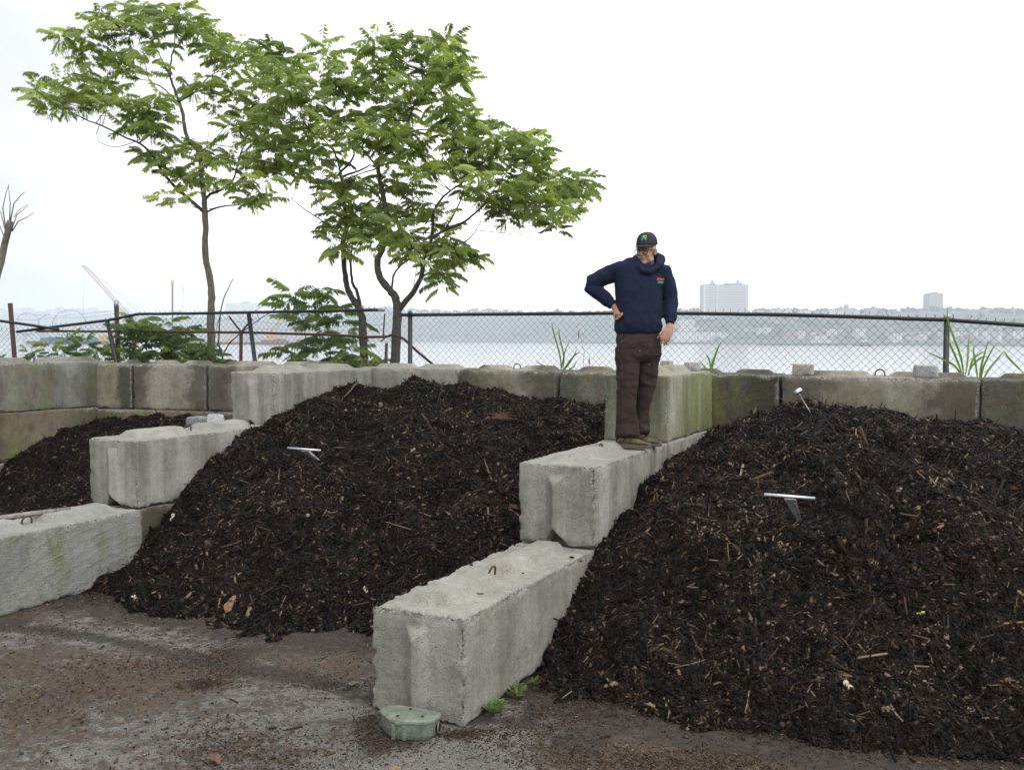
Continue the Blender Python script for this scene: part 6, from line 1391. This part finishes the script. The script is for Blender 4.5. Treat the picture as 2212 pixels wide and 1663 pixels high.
def tuft(label, k, x, y, n_, ln, m_, seed, loc=None, up=.4):
    h_, nn = on_heap(k, x, y) if loc is None else (loc, Vector((0, 0, 1))); rs = random.Random(seed); mb = MB()
    for i in range(n_):
        a = rs.uniform(0, 6.28); d_ = Vector((math.cos(a), math.sin(a), rs.uniform(0, up)*2)).normalized(); L_ = ln*rs.uniform(.5, 1.1)
        mb.tube([Vector((0, 0, .005)), d_*L_*.5+Vector((0, 0, .12*L_)), d_*L_+Vector((rs.gauss(0, .02), 0, -.10*L_))], [.0022, .0018, .001], 4)
    return tag(mb.build('dry_grass', M[m_], None, loc=h_), label, 'dry grass', 'dry grass tufts')
tuft('dry straw tuft hanging at the stained block under the left divider', 'M', 345, 1128, 46, .13, 'straw', 91); tuft('ring of rusty pine needles high on the middle heap', 'M', 1080, 908, 50, .16, 'rneed', 92) if False else None
M['needle'] = flat('rusty_needles', (.20, .10, .05), .8, 0, 50, .4, 0); tuft('rusty pine needle sprig high on the middle heap', 'M', 1085, 908, 44, .15, 'needle', 93, up=.9); tuft('pale root tangle on the middle heap\'s lower left slope', 'M', 600, 1090, 24, .09, 'straw', 94)
def weed(label, x, y, n_, seed, h=.10):
    rs = random.Random(seed); base = atz(x, y, 0); root = empty('weed', base, 0, label, 'weed', 'weeds at the foot of the nearest block'); V_ = []; Fq = []; T = []; sb = MB()
    for i in range(n_):
        a = rs.uniform(0, 6.28); d_ = Vector((math.cos(a), math.sin(a), rs.uniform(.5, 1.6))).normalized(); L_ = h*rs.uniform(.6, 1.2); tip = d_*L_; sb.tube([(0, 0, 0), tip*.6, tip], [.002, .0015, .001], 4, False)
        for q in range(5):
            t = .35+.16*q; c = tip*t
            for s in (-1, 1):
                sd = d_.cross(Vector((0, 0, 1))).normalized()*s; l2 = L_*.42*(1-.4*abs(t-.6)); b = len(V_); e = (sd+d_*.6+Vector((0, 0, -.1))).normalized(); w_ = e.cross(Vector((0, 0, 1))).normalized()*l2*.28
                V_ += [c, c+e*l2*.5+w_, c+e*l2, c+e*l2*.5-w_]; Fq.append((b, b+1, b+2, b+3)); T += [rs.uniform(.5, 1)]*4
    sb.build('stems', M['leaf2'], root); np_mesh('leaves', np.array([tuple(v) for v in V_]), Fq, M['leaf2'], root, attrs={'tone': T})
weed('green weed nearest the block corner', 1066, 1542, 12, 95, .085); weed('middle green weed along the block\'s right foot', 1117, 1505, 9, 96, .07); weed('small weed farthest along the block\'s right foot', 1150, 1478, 6, 97, .05)
# drainage pipe end and earth bank behind the walls
bx_ = np.arange(-16, 10.1, .4); by_ = np.concatenate([np.arange(-6, 14, .4), [15, 18]]); Wg, Sg = np.meshgrid(bx_, by_); W1 = Wg.ravel(); S1 = Sg.ravel()
X = AX+W1*NV.x+S1*DV.x; Y = AY+W1*NV.y+S1*DV.y
frontS = np.where(W1 > -4.6, 5.97, 5.9-(-4.6-W1)*.17)
z = np.where(S1 > frontS, 1.56, -.5); z = np.where((W1 < -8.95), 1.30, z); z = np.where(S1 > 7.0, 1.56-(S1-7)*.12, z); z = np.where(S1 > 9.5, 1.3-(S1-9.5)*1.4, z); z = z+.05*fbm(np.c_[X, Y, X*0], 1.5, 9)
nw, ns_ = len(bx_), len(by_); I = np.arange(nw*ns_).reshape(ns_, nw); q = np.stack([I[:-1, :-1].ravel(), I[:-1, 1:].ravel(), I[1:, 1:].ravel(), I[1:, :-1].ravel()], 1); q = q[(z[q] > -.3).all(1) | (S1[q] > 9).all(1)]
tag(np_mesh('soil_bank', np.c_[X, Y, z], q, flat('bank_soil', (.045, .038, .028), .95, 0, 6, .4, .5), smooth=True), 'earth bank behind the block walls', None, kind='structure')
